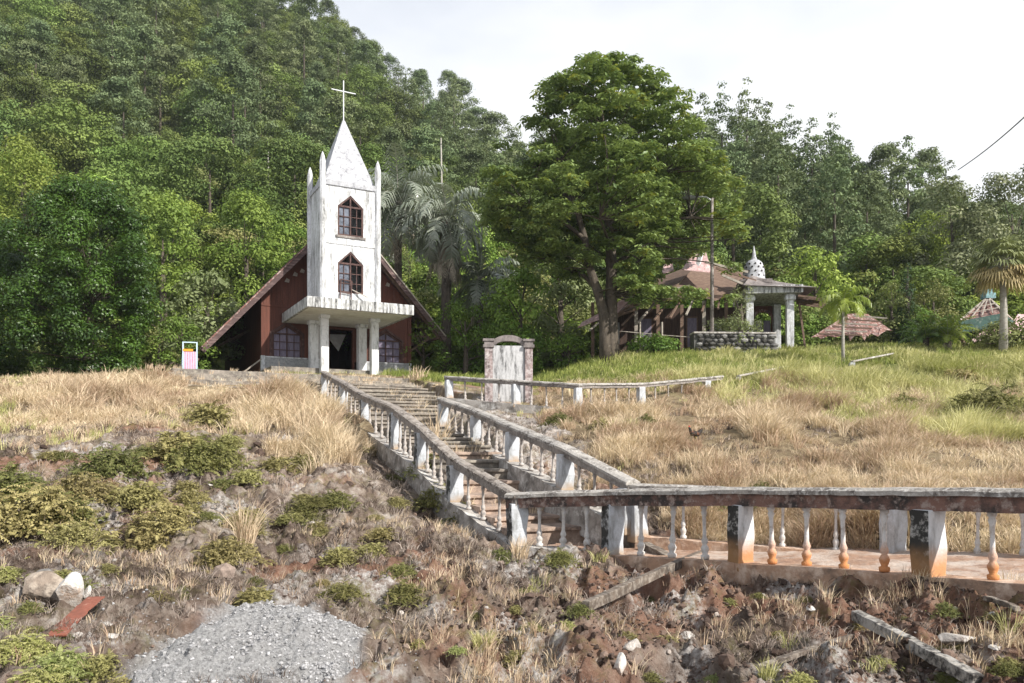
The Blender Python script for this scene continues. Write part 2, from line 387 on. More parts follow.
def base_z(x, y):
    x = np.asarray(x, float); y = np.asarray(y, float)
    t = np.clip(x/np.maximum(y, 1), _tx[0], _tx[-1]); D = np.clip(y, 2, 400)
    fi = np.interp(t, _tx, np.arange(len(_tx))); i = np.clip(np.floor(fi).astype(int), 0, len(_tx)-2); f = fi-i
    dj = np.interp(D, _D, np.arange(len(_D))); j = np.clip(np.floor(dj).astype(int), 0, len(_D)-2); g = dj-j
    f = f*f*(3-2*f)
    a = _tab[i, j]*(1-g)+_tab[i, j+1]*g; b = _tab[i+1, j]*(1-g)+_tab[i+1, j+1]*g
    z = a*(1-f)+b*f
    return z
def scr(x, y, z): return CX+F*x/np.maximum(y, .5), YH-F*z/np.maximum(y, .5)
GRAV = [(120,690),(190,640),(232,616),(270,607),(310,612),(350,622),(372,640),(362,664),(340,700),(120,720)]
def masks(x, y):
    """how bare / grassy / gravelly a spot of the slope is"""
    z = base_z(x, y); px, py = scr(x, y, z)
    n = fbm(x*.9, y*.9, 4, 11)*34+fbm(x*3, y*3, 3, 12)*16
    g = np.where(inside(px, py, GRAV), 1, -1)*seg_dist(px, py, [(a, b) for a, b in GRAV], True)
    grav = sstep(-9, 9, g+n*.55)
    # lower edge of the grass, by column
    edge = np.interp(px, [0,60,120,200,260,330,370,400,440,520,560,640,700,800,900,1024], [432,440,425,425,440,462,440,415,380,400,440,490,560,572,572,572])
    grass = sstep(12, -16, py-edge+n*1.1)
    grass = np.where(y > 36, 1, grass)
    return px, py, n, grav, grass
def height(x, y, micro=True):
    x = np.asarray(x, float); y = np.asarray(y, float)
    z = base_z(x, y)
    near = sstep(34, 14, y)
    z = z+fbm(x*.35, y*.35, 3, 1)*.22*sstep(5, 9, y)*sstep(70, 40, y)
    z = z+fbm(x*.05, y*.05, 3, 4)*4*sstep(55, 90, y)
    px, py, n, grav, grass = masks(x, y)
    rough = (1-.55*grav)*(1-.8*grass)
    if micro:
        r1 = 1-np.abs(fbm(x*1.3, y*1.3, 3, 21)); r2 = 1-np.abs(fbm(x*3.1, y*3.1, 3, 22))
        z = z+near*rough*((r1-.75)*.52+(r2-.75)*.24+fbm(x*9, y*9, 3, 23)*.06+fbm(x*24, y*24, 2, 24)*.02)
        lump = sstep(640, 720, px)*sstep(900, 800, px)*sstep(575, 590, py)*sstep(650, 630, py)
        z = z+lump*(fbm(x*2.2, y*2.2, 3, 31)*.3+.12)
        rt = sstep(380, 480, px)*sstep(720, 640, px)*sstep(540, 560, py)
        z = z+rt*(fbm(x*3.5+y*1.5, y*2.0, 3, 33))*.16
    z = z+sstep(-8, 42, np.where(inside(px, py, GRAV), 1, -1)*seg_dist(px, py, GRAV, True))*sstep(4, 6, y)*.30+grav*sstep(4, 6, y)*(fbm(x*20, y*20, 2, 41)*.03)
    # stairs corridor
    s = (x-A0[0])*DIR[0]+(y-A0[1])*DIR[1]; q = (x-A0[0])*NRM[0]+(y-A0[1])*NRM[1]
    sz = stairz(s); qr = np.interp(s, [0, 10.8, 11.6, 23], [2.0, 2.0, 4.1, 4.6])
    cin = sstep(-.28, -.12, q)*sstep(.35, .15, q-qr)*sstep(-1, -.3, s)*sstep(23, 22, s)
    z = z*(1-cin)+np.minimum(z, sz-.30)*cin
    lo = sstep(-2.2, -.3, q)*(1-sstep(-.28, -.12, q))*sstep(.5, 2, s)*sstep(9.5, 7.5, s)
    z = z*(1-lo)+np.minimum(z, sz-.55)*lo
    # the landing
    dl = seg_dist(x, y, LAND, True); ins = inside(x, y, LAND)
    lf = np.interp(x, [0, 1.6, 3.2, 4.74, 6.5], [-1.62, -1.62, -1.56, -1.46, -1.36])
    li = np.where(ins, 1, sstep(.35, .1, dl))
    z = z*(1-li)+np.minimum(z, lf-.12)*li
    # level ground round the church and the terrace in front of it
    cx, cy = x+7.6, y-43; u = cx*.883+cy*.469; v = -cx*.469+cy*.883
    ch = sstep(8, 6, np.abs(u))*sstep(9.5, 7, np.abs(v-1.5))
    z = z*(1-ch)+ch*np.minimum(z, 3.45)
    return z
def H(x, y): return float(height(np.array([x]), np.array([y]))[0])

# ground sheet: fine where it is near, coarse far and to the sides
tt = np.concatenate([-np.geomspace(3.5, .76, 26), np.linspace(-.74, .74, 900), np.geomspace(.76, 3.5, 26)])
dd = np.concatenate([np.geomspace(2.2, 5, 16)[:-1], np.geomspace(5, 22, 520), np.geomspace(22, 46, 150)[1:], np.geomspace(46, 260, 90)[1:], [400, 800, 1400]])
TT, DD = np.meshgrid(tt, dd); X = TT*DD; Y = DD
Z = height(X.ravel(), Y.ravel()).reshape(X.shape)
far = DD > 300; Z[far] = np.minimum(Z[far], 20)
px_, py_, n_, grav_, grass_ = masks(X.ravel(), Y.ravel())
nr, nc = X.shape; ii = np.arange(nr*nc).reshape(nr, nc)
Q = np.stack([ii[:-1,:-1].ravel(), ii[:-1,1:].ravel(), ii[1:,1:].ravel(), ii[1:,:-1].ravel()], 1)
XR, YR = X.ravel(), Y.ravel()
red = sstep(.0, .35, fbm(XR*.55, YR*.55, 3, 51)+.25*sstep(380, 470, px_)*sstep(560, 590, py_)+.35*sstep(300, 380, px_)*sstep(520, 440, px_)*sstep(610, 650, py_)+.25*sstep(540,640,px_)*sstep(540,600,py_)-.12)
red = red*.6; red = np.maximum(red, sstep(.6, .1, seg_dist(XR, YR, LAND, True))*.8); red = np.where(inside(XR, YR, LAND), 1, red)
pale = sstep(.12, .42, fbm(XR*1.1, YR*1.1, 4, 61)+.16*sstep(440, 540, px_)*sstep(530, 560, py_)-.04)
pale = np.maximum(pale, sstep(395, 480, px_)*sstep(660, 560, px_)*sstep(396, 405, py_)*sstep(490, 470, py_)*.7*(YR < 30))
green = sstep(500, 640, px_)*sstep(398, 372, py_+n_*.4)
green = np.maximum(green, (YR > 37)*1.0)
dark = sstep(-.02, .30, fbm(XR*.65, YR*.65, 4, 57)+.05)
dark = np.maximum(dark, sstep(610, 700, px_)*sstep(930, 840, px_)*sstep(572, 590, py_)*sstep(700, 650, py_)*.9)*(1-.4*sstep(360, 480, px_)*sstep(640, 560, px_))
me = np_mesh('ground', np.stack([XR, YR, Z.ravel()], 1), Q, [], smooth=True,
    attrs=dict(dark=dark, gravel=grav_, grass=grass_, red=red, pale=pale, green=green))
m, t, b, o = newmat('hillside_soil')
c_dirt = ramp(t, noise(t, 3.2, 8, .7), [(.32, (.065,.048,.038)), (.46, (.20,.152,.122)), (.57, (.37,.31,.262)), (.70, (.56,.51,.46))])
c_red = ramp(t, noise(t, 5.5, 8, .7), [(.32, (.13,.06,.042)), (.5, (.34,.175,.115)), (.66, (.47,.32,.24)), (.8, (.56,.47,.40))])
c_pale = ramp(t, noise(t, 9, 8, .75), [(.35, (.20,.17,.15)), (.48, (.50,.46,.43)), (.6, (.68,.65,.62))])
c_grav = ramp(t, noise(t, 34, 6, .8), [(.34, (.17,.165,.165)), (.46, (.38,.375,.375)), (.6, (.56,.555,.555))])
c_grass = ramp(t, noise(t, 2.5, 6, .7), [(.35, (.12,.085,.055)), (.55, (.27,.21,.13)), (.7, (.36,.30,.19))])
c_green = ramp(t, noise(t, 1.6, 6, .7), [(.3, (.035,.055,.016)), (.55, (.13,.15,.045)), (.75, (.24,.23,.09))])
brk = ramp(t, noise(t, 14, 5, .7), [(.38, 0), (.58, 1)])
def mul(a, b2):
    mnode = t.nodes.new('ShaderNodeMath'); mnode.operation = 'MULTIPLY'; t.links.new(a, mnode.inputs[0])
    if isinstance(b2, float): mnode.inputs[1].default_value = b2
    else: t.links.new(b2, mnode.inputs[1])
    return mnode.outputs[0]
c_dark = ramp(t, noise(t, 7, 8, .75), [(.34, (.055,.040,.032)), (.47, (.12,.088,.070)), (.58, (.24,.185,.15)), (.7, (.42,.37,.32))])
c = mixc(t, attr(t, 'dark'), c_dirt, c_dark)
c = mixc(t, attr(t, 'red'), c, c_red)
c = mixc(t, mul(attr(t, 'pale'), brk), c, c_pale)
mossf = mul(ramp(t, noise(t, 1.1, 6, .7), [(.5, 0), (.6, .55)]), ramp(t, noise(t, 12, 5, .7), [(.42, 0), (.6, 1)]))
c = mixc(t, mossf, c, (.17, .16, .055))
c = mixc(t, attr(t, 'grass'), c, c_grass)
c = mixc(t, attr(t, 'green'), c, c_green)
c = mixc(t, attr(t, 'gravel'), c, c_grav)
t.links.new(c, b.inputs['Base Color']); b.inputs['Roughness'].default_value = .95; b.inputs['Specular IOR Level'].default_value = .1
bump(t, b, noise(t, 22, 9, .85), .06)
me.materials.append(m)
ground = link('ground', me); tag(ground, kind='structure')

# ---- pebbles and clods lying on the bare slope
ico_v = []; ico_f = []
def ico():
    p = (1+5**.5)/2
    v = np.array([(-1,p,0),(1,p,0),(-1,-p,0),(1,-p,0),(0,-1,p),(0,1,p),(0,-1,-p),(0,1,-p),(p,0,-1),(p,0,1),(-p,0,-1),(-p,0,1)], float)
    v /= np.linalg.norm(v[0])
    f = np.array([(0,11,5),(0,5,1),(0,1,7),(0,7,10),(0,10,11),(1,5,9),(5,11,4),(11,10,2),(10,7,6),(7,1,8),(3,9,4),(3,4,2),(3,2,6),(3,6,8),(3,8,9),(4,9,5),(2,4,11),(6,2,10),(8,6,7),(9,8,1)])
    return v, f
IV, IF = ico(); IQ = np.concatenate([IF, IF[:, 2:]], 1)
def scatter_pts(n, pxr, pyr, dens=None, Dr=(5, 40)):
    """random places on the slope, seen through columns pxr; dens(px,py,x,y,grav,grass) thins them"""
    D = np.exp(rng.uniform(math.log(Dr[0]), math.log(Dr[1]), n)) if Dr[1]/Dr[0] > 1.2 else rng.uniform(Dr[0], Dr[1], n)
    px = rng.uniform(pxr[0], pxr[1], n); x = (px-CX)/F*D; y = D
    a, bb, nn, gv, gs = masks(x, y)
    k = (bb > pyr[0]) & (bb < pyr[1])
    s = (x-A0[0])*DIR[0]+(y-A0[1])*DIR[1]; q = (x-A0[0])*NRM[0]+(y-A0[1])*NRM[1]
    qr = np.interp(s, [0, 10.8, 11.6, 23], [2.1, 2.1, 4.1, 4.6])
    k &= ~((q > -.2) & (q < qr) & (s > -.5) & (s < 23)) & ~inside(x, y, LAND)
    if dens is not None: k &= rng.random(n) < dens(a, bb, x, y, gv, gs)
    return x[k], y[k], a[k], bb[k]
def rock_soup(x, y, size, flat=.7, tone=None, sink=.3):
    n = len(x); z = height(x, y)
    V = np.repeat(IV[None], n, 0)*(1+rng.uniform(-.28, .28, (n, 12, 1)))
    sc = size[:, None, None]*rng.uniform(.6, 1.25, (n, 1, 3)); sc[..., 2] *= flat; V = V*sc
    a = rng.uniform(0, 6.28, n); ca, sa = np.cos(a)[:, None], np.sin(a)[:, None]
    vx = V[..., 0]*ca-V[..., 1]*sa; vy = V[..., 0]*sa+V[..., 1]*ca; vz = V[..., 2]
    tl = rng.uniform(-.5, .5, (n, 1)); vy, vz = vy*np.cos(tl)-vz*np.sin(tl), vy*np.sin(tl)+vz*np.cos(tl)
    V = np.stack([vx+x[:, None], vy+y[:, None], vz+(z+size*flat*(1-sink*2)*.5)[:, None]], -1)
    Q = (IQ[None]+(np.arange(n)*12)[:, None, None]).reshape(-1, 4)
    T = np.repeat(rng.random(n) if tone is None else tone, 12)
    return V.reshape(-1, 3), Q, T
def tonemat(name, stops, rough=.95, nz=18):
    m, t, b, o = newmat(name); c = ramp(t, attr(t, 'tone'), stops)
    f = ramp(t, noise(t, nz, 5, .7), [(.35, .62), (.65, 1.15)]); c = mixc(t, 1.0, c, f, 'MULTIPLY')
    t.links.new(c, b.inputs['Base Color']); b.inputs['Roughness'].default_value = rough; b.inputs['Specular IOR Level'].default_value = .12
    return m
M['clod'] = tonemat('soil_clods', [(0,(.055,.038,.031)), (.4,(.115,.082,.067)), (.65,(.20,.14,.11)), (.85,(.32,.26,.225)), (.95,(.46,.42,.38)), (1,(.54,.50,.47))])
M['gravelm'] = tonemat('gravel_stones', [(0,(.24,.235,.235)), (.5,(.35,.345,.35)), (1,(.47,.465,.47))])
nb = NB()
x, y, a, bb = scatter_pts(26000, (-60, 1090), (440, 720), lambda px,py,x,y,gv,gs: (1-gs)*(1-gv)*np.clip(.25+.9*fbm(x*.8,y*.8,3,71)+.45*(px > 560)*(py > 560), .05, 1), (5, 24))
sz = np.exp(rng.normal(math.log(.014), .6, len(x))).clip(.01, .12)*np.clip(y/9, .8, 1.8)
nb.add(*rock_soup(x, y, sz, tone=(rng.random(len(x))*.72+.28*(rng.random(len(x)) > .84)).clip(0, 1)))
lum = (a > 640) & (a < 900); 
x, y, a, bb = scatter_pts(16000, (400, 1060), (560, 683), lambda px,py,x,y,gv,gs: np.clip(.35+1.1*fbm(x*1.6,y*1.6,3,72),.02,1), (6, 12))
sz = np.exp(rng.normal(math.log(.014), .6, len(x))).clip(.01, .10)
nb.add(*rock_soup(x, y, sz, tone=rng.random(len(x))**1.6*.8, flat=.85))
o = nb.build('soil_clods', M['clod'], smooth=False); tag(o, 'crumbled soil clods and small stones strewn over the bare slope', 'rubble', kind='stuff')
nb = NB()
x, y, a, bb = scatter_pts(44000, (90, 420), (596, 720), lambda px,py,x,y,gv,gs: gv**2*np.clip(.5+fbm(x*2.2,y*2.2,3,75),.12,1)+.03, (5, 10.5))
nb.add(*rock_soup(x, y, np.exp(rng.normal(math.log(.0095), .45, len(x))).clip(.005, .022)))
o = nb.build('gravel', M['gravelm']); tag(o, 'patch of grey gravel spread at the foot of the slope', 'gravel', kind='stuff')

# ================================================================== GROUND PLANTS
def blades(x, y, h, n, spread, w, lean=.5, tone=.5, tvar=.25, zoff=-.03):
    """grass tufts: each blade is a bent strip of three pieces narrowing to its tip; h, tone are per tuft"""
    k = len(x); z = height(x, y)
    X = np.repeat(x, n); Y = np.repeat(y, n); Zb = np.repeat(z, n)+zoff; Hh = np.repeat(h, n)*rng.uniform(.45, 1.15, k*n)
    sp = np.repeat(np.broadcast_to(spread, (k,)), n)
    a = rng.uniform(0, 6.283, k*n); r = sp*np.sqrt(rng.random(k*n))
    a2 = a+rng.normal(0, .7, k*n); ln = rng.uniform(.1, 1, k*n)*lean
    wind = .12
    bx, by = X+r*np.cos(a), Y+r*np.sin(a)
    dx, dy = np.cos(a2)*ln+wind, np.sin(a2)*ln
    wa = rng.uniform(0, 3.1416, k*n); W = np.repeat(np.broadcast_to(w, (k,)), n)*rng.uniform(.6, 1.4, k*n)
    wx, wy = np.cos(wa)*W/2, np.sin(wa)*W/2
    T = np.clip(np.repeat(np.broadcast_to(tone, (k,)), n)+rng.normal(0, tvar, k*n), 0, 1)
    pts = []
    for f, g, ww in ((0, 0, 1), (.42, .18, .9), (.78, .6, .6), (1, 1.05, .12)):
        cx = bx+dx*Hh*g; cy = by+dy*Hh*g; cz = Zb+Hh*f*(1-.25*ln*g)
        pts.append(np.stack([cx-wx*ww, cy-wy*ww, cz], -1)); pts.append(np.stack([cx+wx*ww, cy+wy*ww, cz], -1))
    V = np.stack(pts, 1).reshape(-1, 3)
    b8 = (np.arange(k*n)*8)[:, None]
    Q = np.concatenate([b8+np.array([[0,1,3,2]]), b8+np.array([[2,3,5,4]]), b8+np.array([[4,5,7,6]])])
    return V, Q, np.repeat(T, 8)
M['straw'] = leafmat('dry_straw', (.40,.265,.19), (.80,.665,.48), rough=.8, trans=.25, spec=.06, var=0)
M['ygrass'] = leafmat('yellow_green_grass', (.30,.31,.09), (.72,.67,.36), rough=.7, trans=.3, spec=.15, var=0)
M['ggrass'] = leafmat('green_grass', (.14,.19,.040), (.40,.43,.13), rough=.6, trans=.3, spec=.2, var=0)
M['brush'] = leafmat('dead_brush', (.075,.052,.042), (.44,.37,.32), rough=.9, trans=.05, spec=.05, var=0)
def stuffgrass(name, label, cat, mat, parts):
    nb = NB()
    for p in parts: nb.add(*p)
    return tag(nb.build(name, mat), label, cat, kind='stuff')
def tf(n, pxr, pyr, dens, Dr): return scatter_pts(n, pxr, pyr, dens, Dr)
# golden straw on the left shelf, thickest right beside the stairs
def d1(px,py,x,y,gv,gs): return gs*np.clip(.42+2.0*fbm(x*.7,y*.7,3,81), .05, 1)*(py > 360)*(y < 35.5)
x, y, a, bb = tf(21000, (-60, 440), (366, 476), d1, (14, 35))
hh = .34+.2*fbm(x*.4, y*.4, 2, 82)+.33*sstep(210, 270, a)*sstep(400, 360, a)*sstep(378, 400, bb)+.2*sstep(30,60,bb*0+a)*sstep(190,150,a)*(y > 22)
hh = np.clip(hh*rng.uniform(.7, 1.3, len(x)), .12, .95)*np.interp(bb, [374,392], [.38,1])*np.where((a > 185) & (a < 335) & (bb < 400), .36, 1)
qq = (x-A0[0])*NRM[0]+(y-A0[1])*NRM[1]; hh = hh*np.interp(qq, [-1.6, -.4], [1, .42])
P1 = blades(x, y, hh*(.6+.9*np.clip(fbm(x*1.6,y*1.6,3,88)+.45,0,1)), 24, .10, .014*np.clip(y/20, .8, 1.6), 1.05, np.clip(.58+.7*fbm(x*.9, y*.9, 3, 83), .05, .98), .22)
def d2(px,py,x,y,gv,gs):
    stripe = sstep(365, 380, py)*sstep(566, 550, py)
    bank = sstep(396, 402, py)*sstep(424, 414, py)*sstep(540, 560, px)*sstep(770, 730, px)
    band = sstep(462, 468, py)*sstep(484, 478, py)*sstep(600, 640, px)*sstep(930, 860, px)
    return gs*stripe*(1-.88*bank)*(1-.65*band)*np.clip(.36+2.4*fbm(x*.6,y*.6,3,84), .03, 1)*(px > 520)*(1-.85*sstep(402,380,py)*sstep(700,900,px))
x, y, a, bb = tf(30000, (540, 1100), (372, 566), d2, (10.6, 33))
hh = np.clip((.34+.24*fbm(x*.5, y*.5, 2, 85))*rng.uniform(.7, 1.3, len(x)), .12, .75)
P2 = blades(x, y, hh*(.5+1.1*np.clip(fbm(x*1.5,y*1.5,3,89)+.45,0,1)), 22, .09, .014*np.clip(y/20, .75, 1.6), 1.1, np.clip(.48+.75*fbm(x*.8, y*.8, 3, 86), 0, .98), .22)
x, y, a, bb = tf(15000, (-40, 1060), (430, 690), lambda px,py,x,y,gv,gs: (1-gv)*np.clip(fbm(x*.9,y*.9,3,87)*1.6-.05, .03, .8), (6.5, 20))
P3 = blades(x, y, rng.uniform(.06, .24, len(x)), 12, .06, .007, .7, rng.uniform(.1, .9, len(x)), .2)
stuffgrass('dry_grass', 'dry golden and pinkish straw grass covering the slopes beside the stairs', 'grass', M['straw'], [P1, P2, P3])
# yellow-green grass, upper right meadow
def d3(px,py,x,y,gv,gs):
    return np.clip(.55+1.3*fbm(x*.5,y*.5,3,91), .08, 1)*sstep(560,700,px)*sstep(440,385,py+30*fbm(x*.3,y*.3,2,92)+40*sstep(900,700,px)-40*sstep(860,960,px))
x, y, a, bb = tf(27000, (540, 1100), (330, 470), d3, (20, 46))
hh = np.clip((.5+.25*fbm(x*.4, y*.4, 2, 93))*rng.uniform(.7, 1.3, len(x)), .15, .95)
P4 = blades(x, y, hh*np.where(y > 34, .55, 1)*(.5+1.0*np.clip(fbm(x*1.2,y*1.2,3,90)+.45,0,1)), 20, .15, .024*np.clip(y/34, .7, 1.3), 1.1, np.clip(.55+.9*fbm(x*.45, y*.45, 3, 94), 0, 1), .22)
x, y, a, bb = tf(9000, (-60, 640), (366, 470), lambda px,py,x,y,gv,gs: gs*np.clip(fbm(x*.6,y*.6,3,95)*1.5, 0, .5)+.5*(py < 384)*(y > 30), (17, 37))
P5 = blades(x, y, rng.uniform(.12, .4, len(x))*np.where(y > 28, .6, 1), 14, .1, .015, .5, rng.uniform(.1, .9, len(x)), .2)
stuffgrass('meadow_grass', 'yellow green grass covering the upper meadow on the right', 'grass', M['ygrass'], [P4, P5])
def d4(px,py,x,y,gv,gs): return (.45+.55*(px < 700))*np.clip(.6+.6*fbm(x*.5,y*.5,3,96), .1, 1)*sstep(402,380,py)*np.maximum(sstep(560,600,px)*sstep(800,700,px), (y > 35)*1.)
x, y, a, bb = tf(20000, (380, 1060), (320, 400), d4, (30, 52))
P6 = blades(x, y, np.clip(rng.uniform(.15, .45, len(x)), .1, 1), 14, .18, .028, .6, rng.uniform(0, 1, len(x)), .2)
x, y, a, bb = tf(5000, (-60, 400), (300, 400), lambda px,py,x,y,gv,gs: .8+0*px, (34.5, 46))
ok = ~((np.abs((x+7.6)*.883+(y-43)*.469) < 5.2) & (np.abs(-(x+7.6)*.469+(y-43)*.883) < 7.5))
x, y = x[ok], y[ok]
P7 = blades(x, y, rng.uniform(.12, .3, len(x)), 12, .15, .025, .6, rng.uniform(0, 1, len(x)), .2)
stuffgrass('green_grass', 'green grass growing under the big tree and round the buildings', 'grass', M['ggrass'], [P6, P7])
# dead brush: tangles of dry stalks on the bare slope
def d5(px,py,x,y,gv,gs): return (1-gv)*np.clip(.40+1.6*fbm(x*.8,y*.8,3,101)-.35*(px > 540)*(py > 560), .03, 1)*(1-.4*gs)
x, y, a, bb = tf(21000, (-60, 1090), (400, 720), d5, (5.6, 30))
P8 = blades(x, y, rng.uniform(.04, .17, len(x))*np.clip(y/10, .8, 1.5), 13, .10, .0075*np.clip(y/10, .8, 1.7), 1.6, np.clip(.45+.8*fbm(x*1.3, y*1.3, 3, 102), .0, 1), .25, 0)
stuffgrass('dead_brush', 'tangled grey brown dead stalks matted over the bare slope', 'dead brush', M['brush'], [P8])

# ---- leaf soups
def leaves(C3, Nrm, size, aspect=.5, tone=None, droop=0, tvar=.2, fold=True):
    """diamond leaves centred at C3 facing roughly along Nrm"""
    n = len(C3); Nrm = Nrm/np.maximum(np.linalg.norm(Nrm, axis=1, keepdims=True), 1e-6)
    r = rng.normal(size=(n, 3)); r[:, 2] -= droop
    d = r-Nrm*np.sum(r*Nrm, 1, keepdims=True); d /= np.maximum(np.linalg.norm(d, axis=1, keepdims=True), 1e-6)
    s = np.cross(Nrm, d); L_ = (size*rng.uniform(.7, 1.3, n))[:, None]
    V = np.stack([C3-d*L_*.5, C3+s*L_*aspect*.5-Nrm*L_*.06, C3+d*L_*.5-Nrm*L_*.1, C3-s*L_*aspect*.5-Nrm*L_*.06], 1).reshape(-1, 3)
    Q = np.arange(n*4).reshape(-1, 4)
    T = np.clip((rng.random(n) if tone is None else tone)+rng.normal(0, tvar, n), 0, 1)
    return V, Q, np.repeat(T, 4)
def sph(n):
    v = rng.normal(size=(n, 3)); return v/np.linalg.norm(v, axis=1, keepdims=True)
def clump_leaves(Cs, Rs, dens, leaf, flat=.7, aspect=.5, up=.5, droop=0, tb=None, shell=.45, tvar=.15, bottom=-.35):
    """leaf clumps: Cs centres, Rs radii; leaves sit in the outer shell of each flattened clump"""
    out = []
    cnt = np.maximum(6, (dens*Rs**2).astype(int)); idx = np.repeat(np.arange(len(Cs)), cnt); n = len(idx)
    d = sph(n); low = d[:, 2] < bottom; d[low, 2] *= -1
    rr = (1-shell*rng.random(n)**1.5)*Rs[idx]*(1+.12*rng.normal(size=n))
    p = Cs[idx]+d*rr[:, None]*np.array([1, 1, flat])
    nn = d+rng.normal(size=(n, 3))*.30; nn[:, 2] += up*.6
    tone = (rng.random(len(Cs)) if tb is None else tb)[idx]*.7+.15
    return leaves(p, nn, np.full(n, leaf), aspect, tone, droop, tvar)
def envelope(n, kind, R_, H_, rc, seed=0):
    """clump centres for a crown that starts at z=0"""
    r = np.random.default_rng(seed); out = []; tries = 0
    while len(out) < n and tries < n*60:
        tries += 1
        h = r.random(); a = r.uniform(0, 6.283)
        if kind == 'cone': rad = R_*(1-h)**.75*(.35+.65*min(1, h/.15))
        elif kind == 'dome': rad = R_*math.sqrt(max(0, 1-(2*h-.75)**2/1.6))*(.6+.4*min(1, h/.25))
        else: rad = R_*math.sqrt(max(0, 1-(2*h-1)**2))
        rr = rad*(.55+.45*math.sqrt(r.random())) if r.random() < .8 else rad*math.sqrt(r.random())
        rr *= 1+.18*math.sin(a*3+seed)+.1*math.sin(a*5+2*seed+h*4)
        p = np.array([rr*math.cos(a), rr*math.sin(a), h*H_])
        if all(np.linalg.norm((p-q)/(1,1,.8)) > rc*.62 for q in out): out.append(p)
    return np.array(out)
def trunk_mb(h, r, lean=(0, 0), n=7):
    mb = MB(); mb.tube([(0,0,-.4),(lean[0]*.2,lean[1]*.2,h*.3),(lean[0]*.6,lean[1]*.6,h*.65),(lean[0],lean[1],h)], [r*1.35,r,r*.75,r*.4], n); return mb
def crown_mesh(name, kind, R_, H_, z0, rc, nc, dens, leaf, seed, mats, flat=.7, aspect=.55, up=.5, droop=0, tr=.15, bottom=-.35):
    cs = envelope(nc, kind, R_, H_, rc, seed)
    rs = rc*np.random.default_rng(seed+1).uniform(.7, 1.25, len(cs))
    if kind == 'cone': rs *= (1-.5*cs[:, 2]/H_)
    nb = NB(); nb.add(*clump_leaves(cs+np.array([0, 0, z0]), rs, dens, leaf, flat, aspect, up, droop, bottom=bottom))
    return nb, cs
# ---- forest kinds
LM = {
 'deep': leafmat('forest_leaf_deep', (.062,.100,.030), (.175,.230,.070), var=.35, trans=.14, spec=.1),
 'mid': leafmat('forest_leaf_mid', (.080,.125,.030), (.225,.290,.080), var=.35, trans=.16, spec=.1),
 'bright': leafmat('forest_leaf_bright', (.105,.175,.030), (.28,.37,.085), var=.3, trans=.22, spec=.1),
 'grey': leafmat('forest_leaf_grey', (.070,.105,.045), (.200,.245,.120), var=.2, trans=.14, spec=.1),
 'olive': leafmat('forest_leaf_olive', (.12,.14,.045), (.31,.32,.13), var=.2, trans=.2, spec=.1),
}
def forest_kind(name, kind, R_, H_, z0, rc, nc, dens, leaf, seed, mat, tr=.16, **k):
    nb, cs = crown_mesh(name, kind, R_, H_, z0, rc, nc, dens, leaf, seed, None, **k)
    tb = trunk_mb(z0+H_*.7, tr); nb.add_mb(tb, 1)
    return nb.mesh(name, [LM[mat], M['bark']]), (nb, mat)
KINDS = {}
spec_ = [('broad_a','dome',3.6,7.6,2.2,1.15,52,150,.27,1,'deep'), ('broad_b','dome',4.2,7.2,2.4,1.25,52,140,.28,2,'mid'), ('broad_c','oval',3.3,8.6,1.2,1.05,58,160,.26,3,'deep'),
         ('tall_a','oval',3.0,11.0,2.4,.95,62,150,.26,4,'grey'), ('cone_a','cone',3.5,14.5,1.0,1.0,100,150,.25,5,'grey'), ('cone_b','cone',3.1,12.5,1.0,.95,90,150,.25,6,'grey'),
         ('bright_a','dome',3.4,4.4,2.6,1.0,40,190,.23,7,'bright'), ('bright_b','oval',2.8,4.8,1.2,.9,40,190,.22,8,'bright'), ('olive_a','dome',3.2,3.8,1.2,.9,40,190,.22,9,'olive'),
         ('mid_a','oval',3.3,7.0,1.4,1.05,50,160,.26,10,'mid')]
for a in spec_:
    KINDS[a[0]] = forest_kind(*a, droop=(.8 if a[10] == 'grey' else .2))[0]
# ---- where the forest stands
fx = []; 
def try_place(n, Dr, pxr, spacing, existing):
    out = []
    cell = {}
    for (x, y, s) in existing: cell.setdefault((int(x//6), int(y//6)), []).append((x, y, s))
    for _ in range(n):
        D = math.sqrt(random.uniform(Dr[0]**2, Dr[1]**2)); px = random.uniform(*pxr); x = (px-CX)/F*D
        s = spacing*(1+(D-60)/260)
        k = (int(x//6), int(D//6)); ok = True
        for i in (-1,0,1):
            for j in (-1,0,1):
                for (a, b, _s) in cell.get((k[0]+i, k[1]+j), ()):
                    if (a-x)**2+(b-D)**2 < s*s: ok = False; break
                if not ok: break
            if not ok: break
        if ok: cell.setdefault(k, []).append((x, D, s)); out.append((x, D, s))
    return out
SKY = [(-200,-500),(300,-25),(330,5),(370,42),(400,62),(430,72),(445,60),(460,62),(480,85),(520,100),(640,100),(690,98),(715,98),(745,100),(770,118),(800,120),(835,135),(855,158),(880,168),(900,150),(930,156),(960,172),(990,182),(1024,186),(1200,190)]
forest = try_place(9000, (56, 205), (-130, 1150), 4.1, [])
def kind_for(px, D, r):
    if px > 655:
        if D < 64: return r.choice(['bright_a','broad_a','olive_a','mid_a','bright_b'])
        if px < 890: return r.choice(['cone_a','cone_a','cone_b','tall_a','cone_b'])
        return r.choice(['cone_b','broad_a','tall_a','broad_c','mid_a','broad_b'])
    if D < 76+6*math.sin(px*.02): return r.choice(['bright_a','bright_a','bright_b','olive_a','olive_a','mid_a','broad_b'])
    if D < 95: return r.choice(['mid_a','bright_a','broad_b','olive_a','broad_a','mid_a'])
    if px > 380: return r.choice(['broad_a','cone_b','tall_a','broad_c','tall_a','mid_a'])
    return r.choice(['broad_a','broad_b','broad_c','tall_a','tall_a','mid_a','broad_a'])
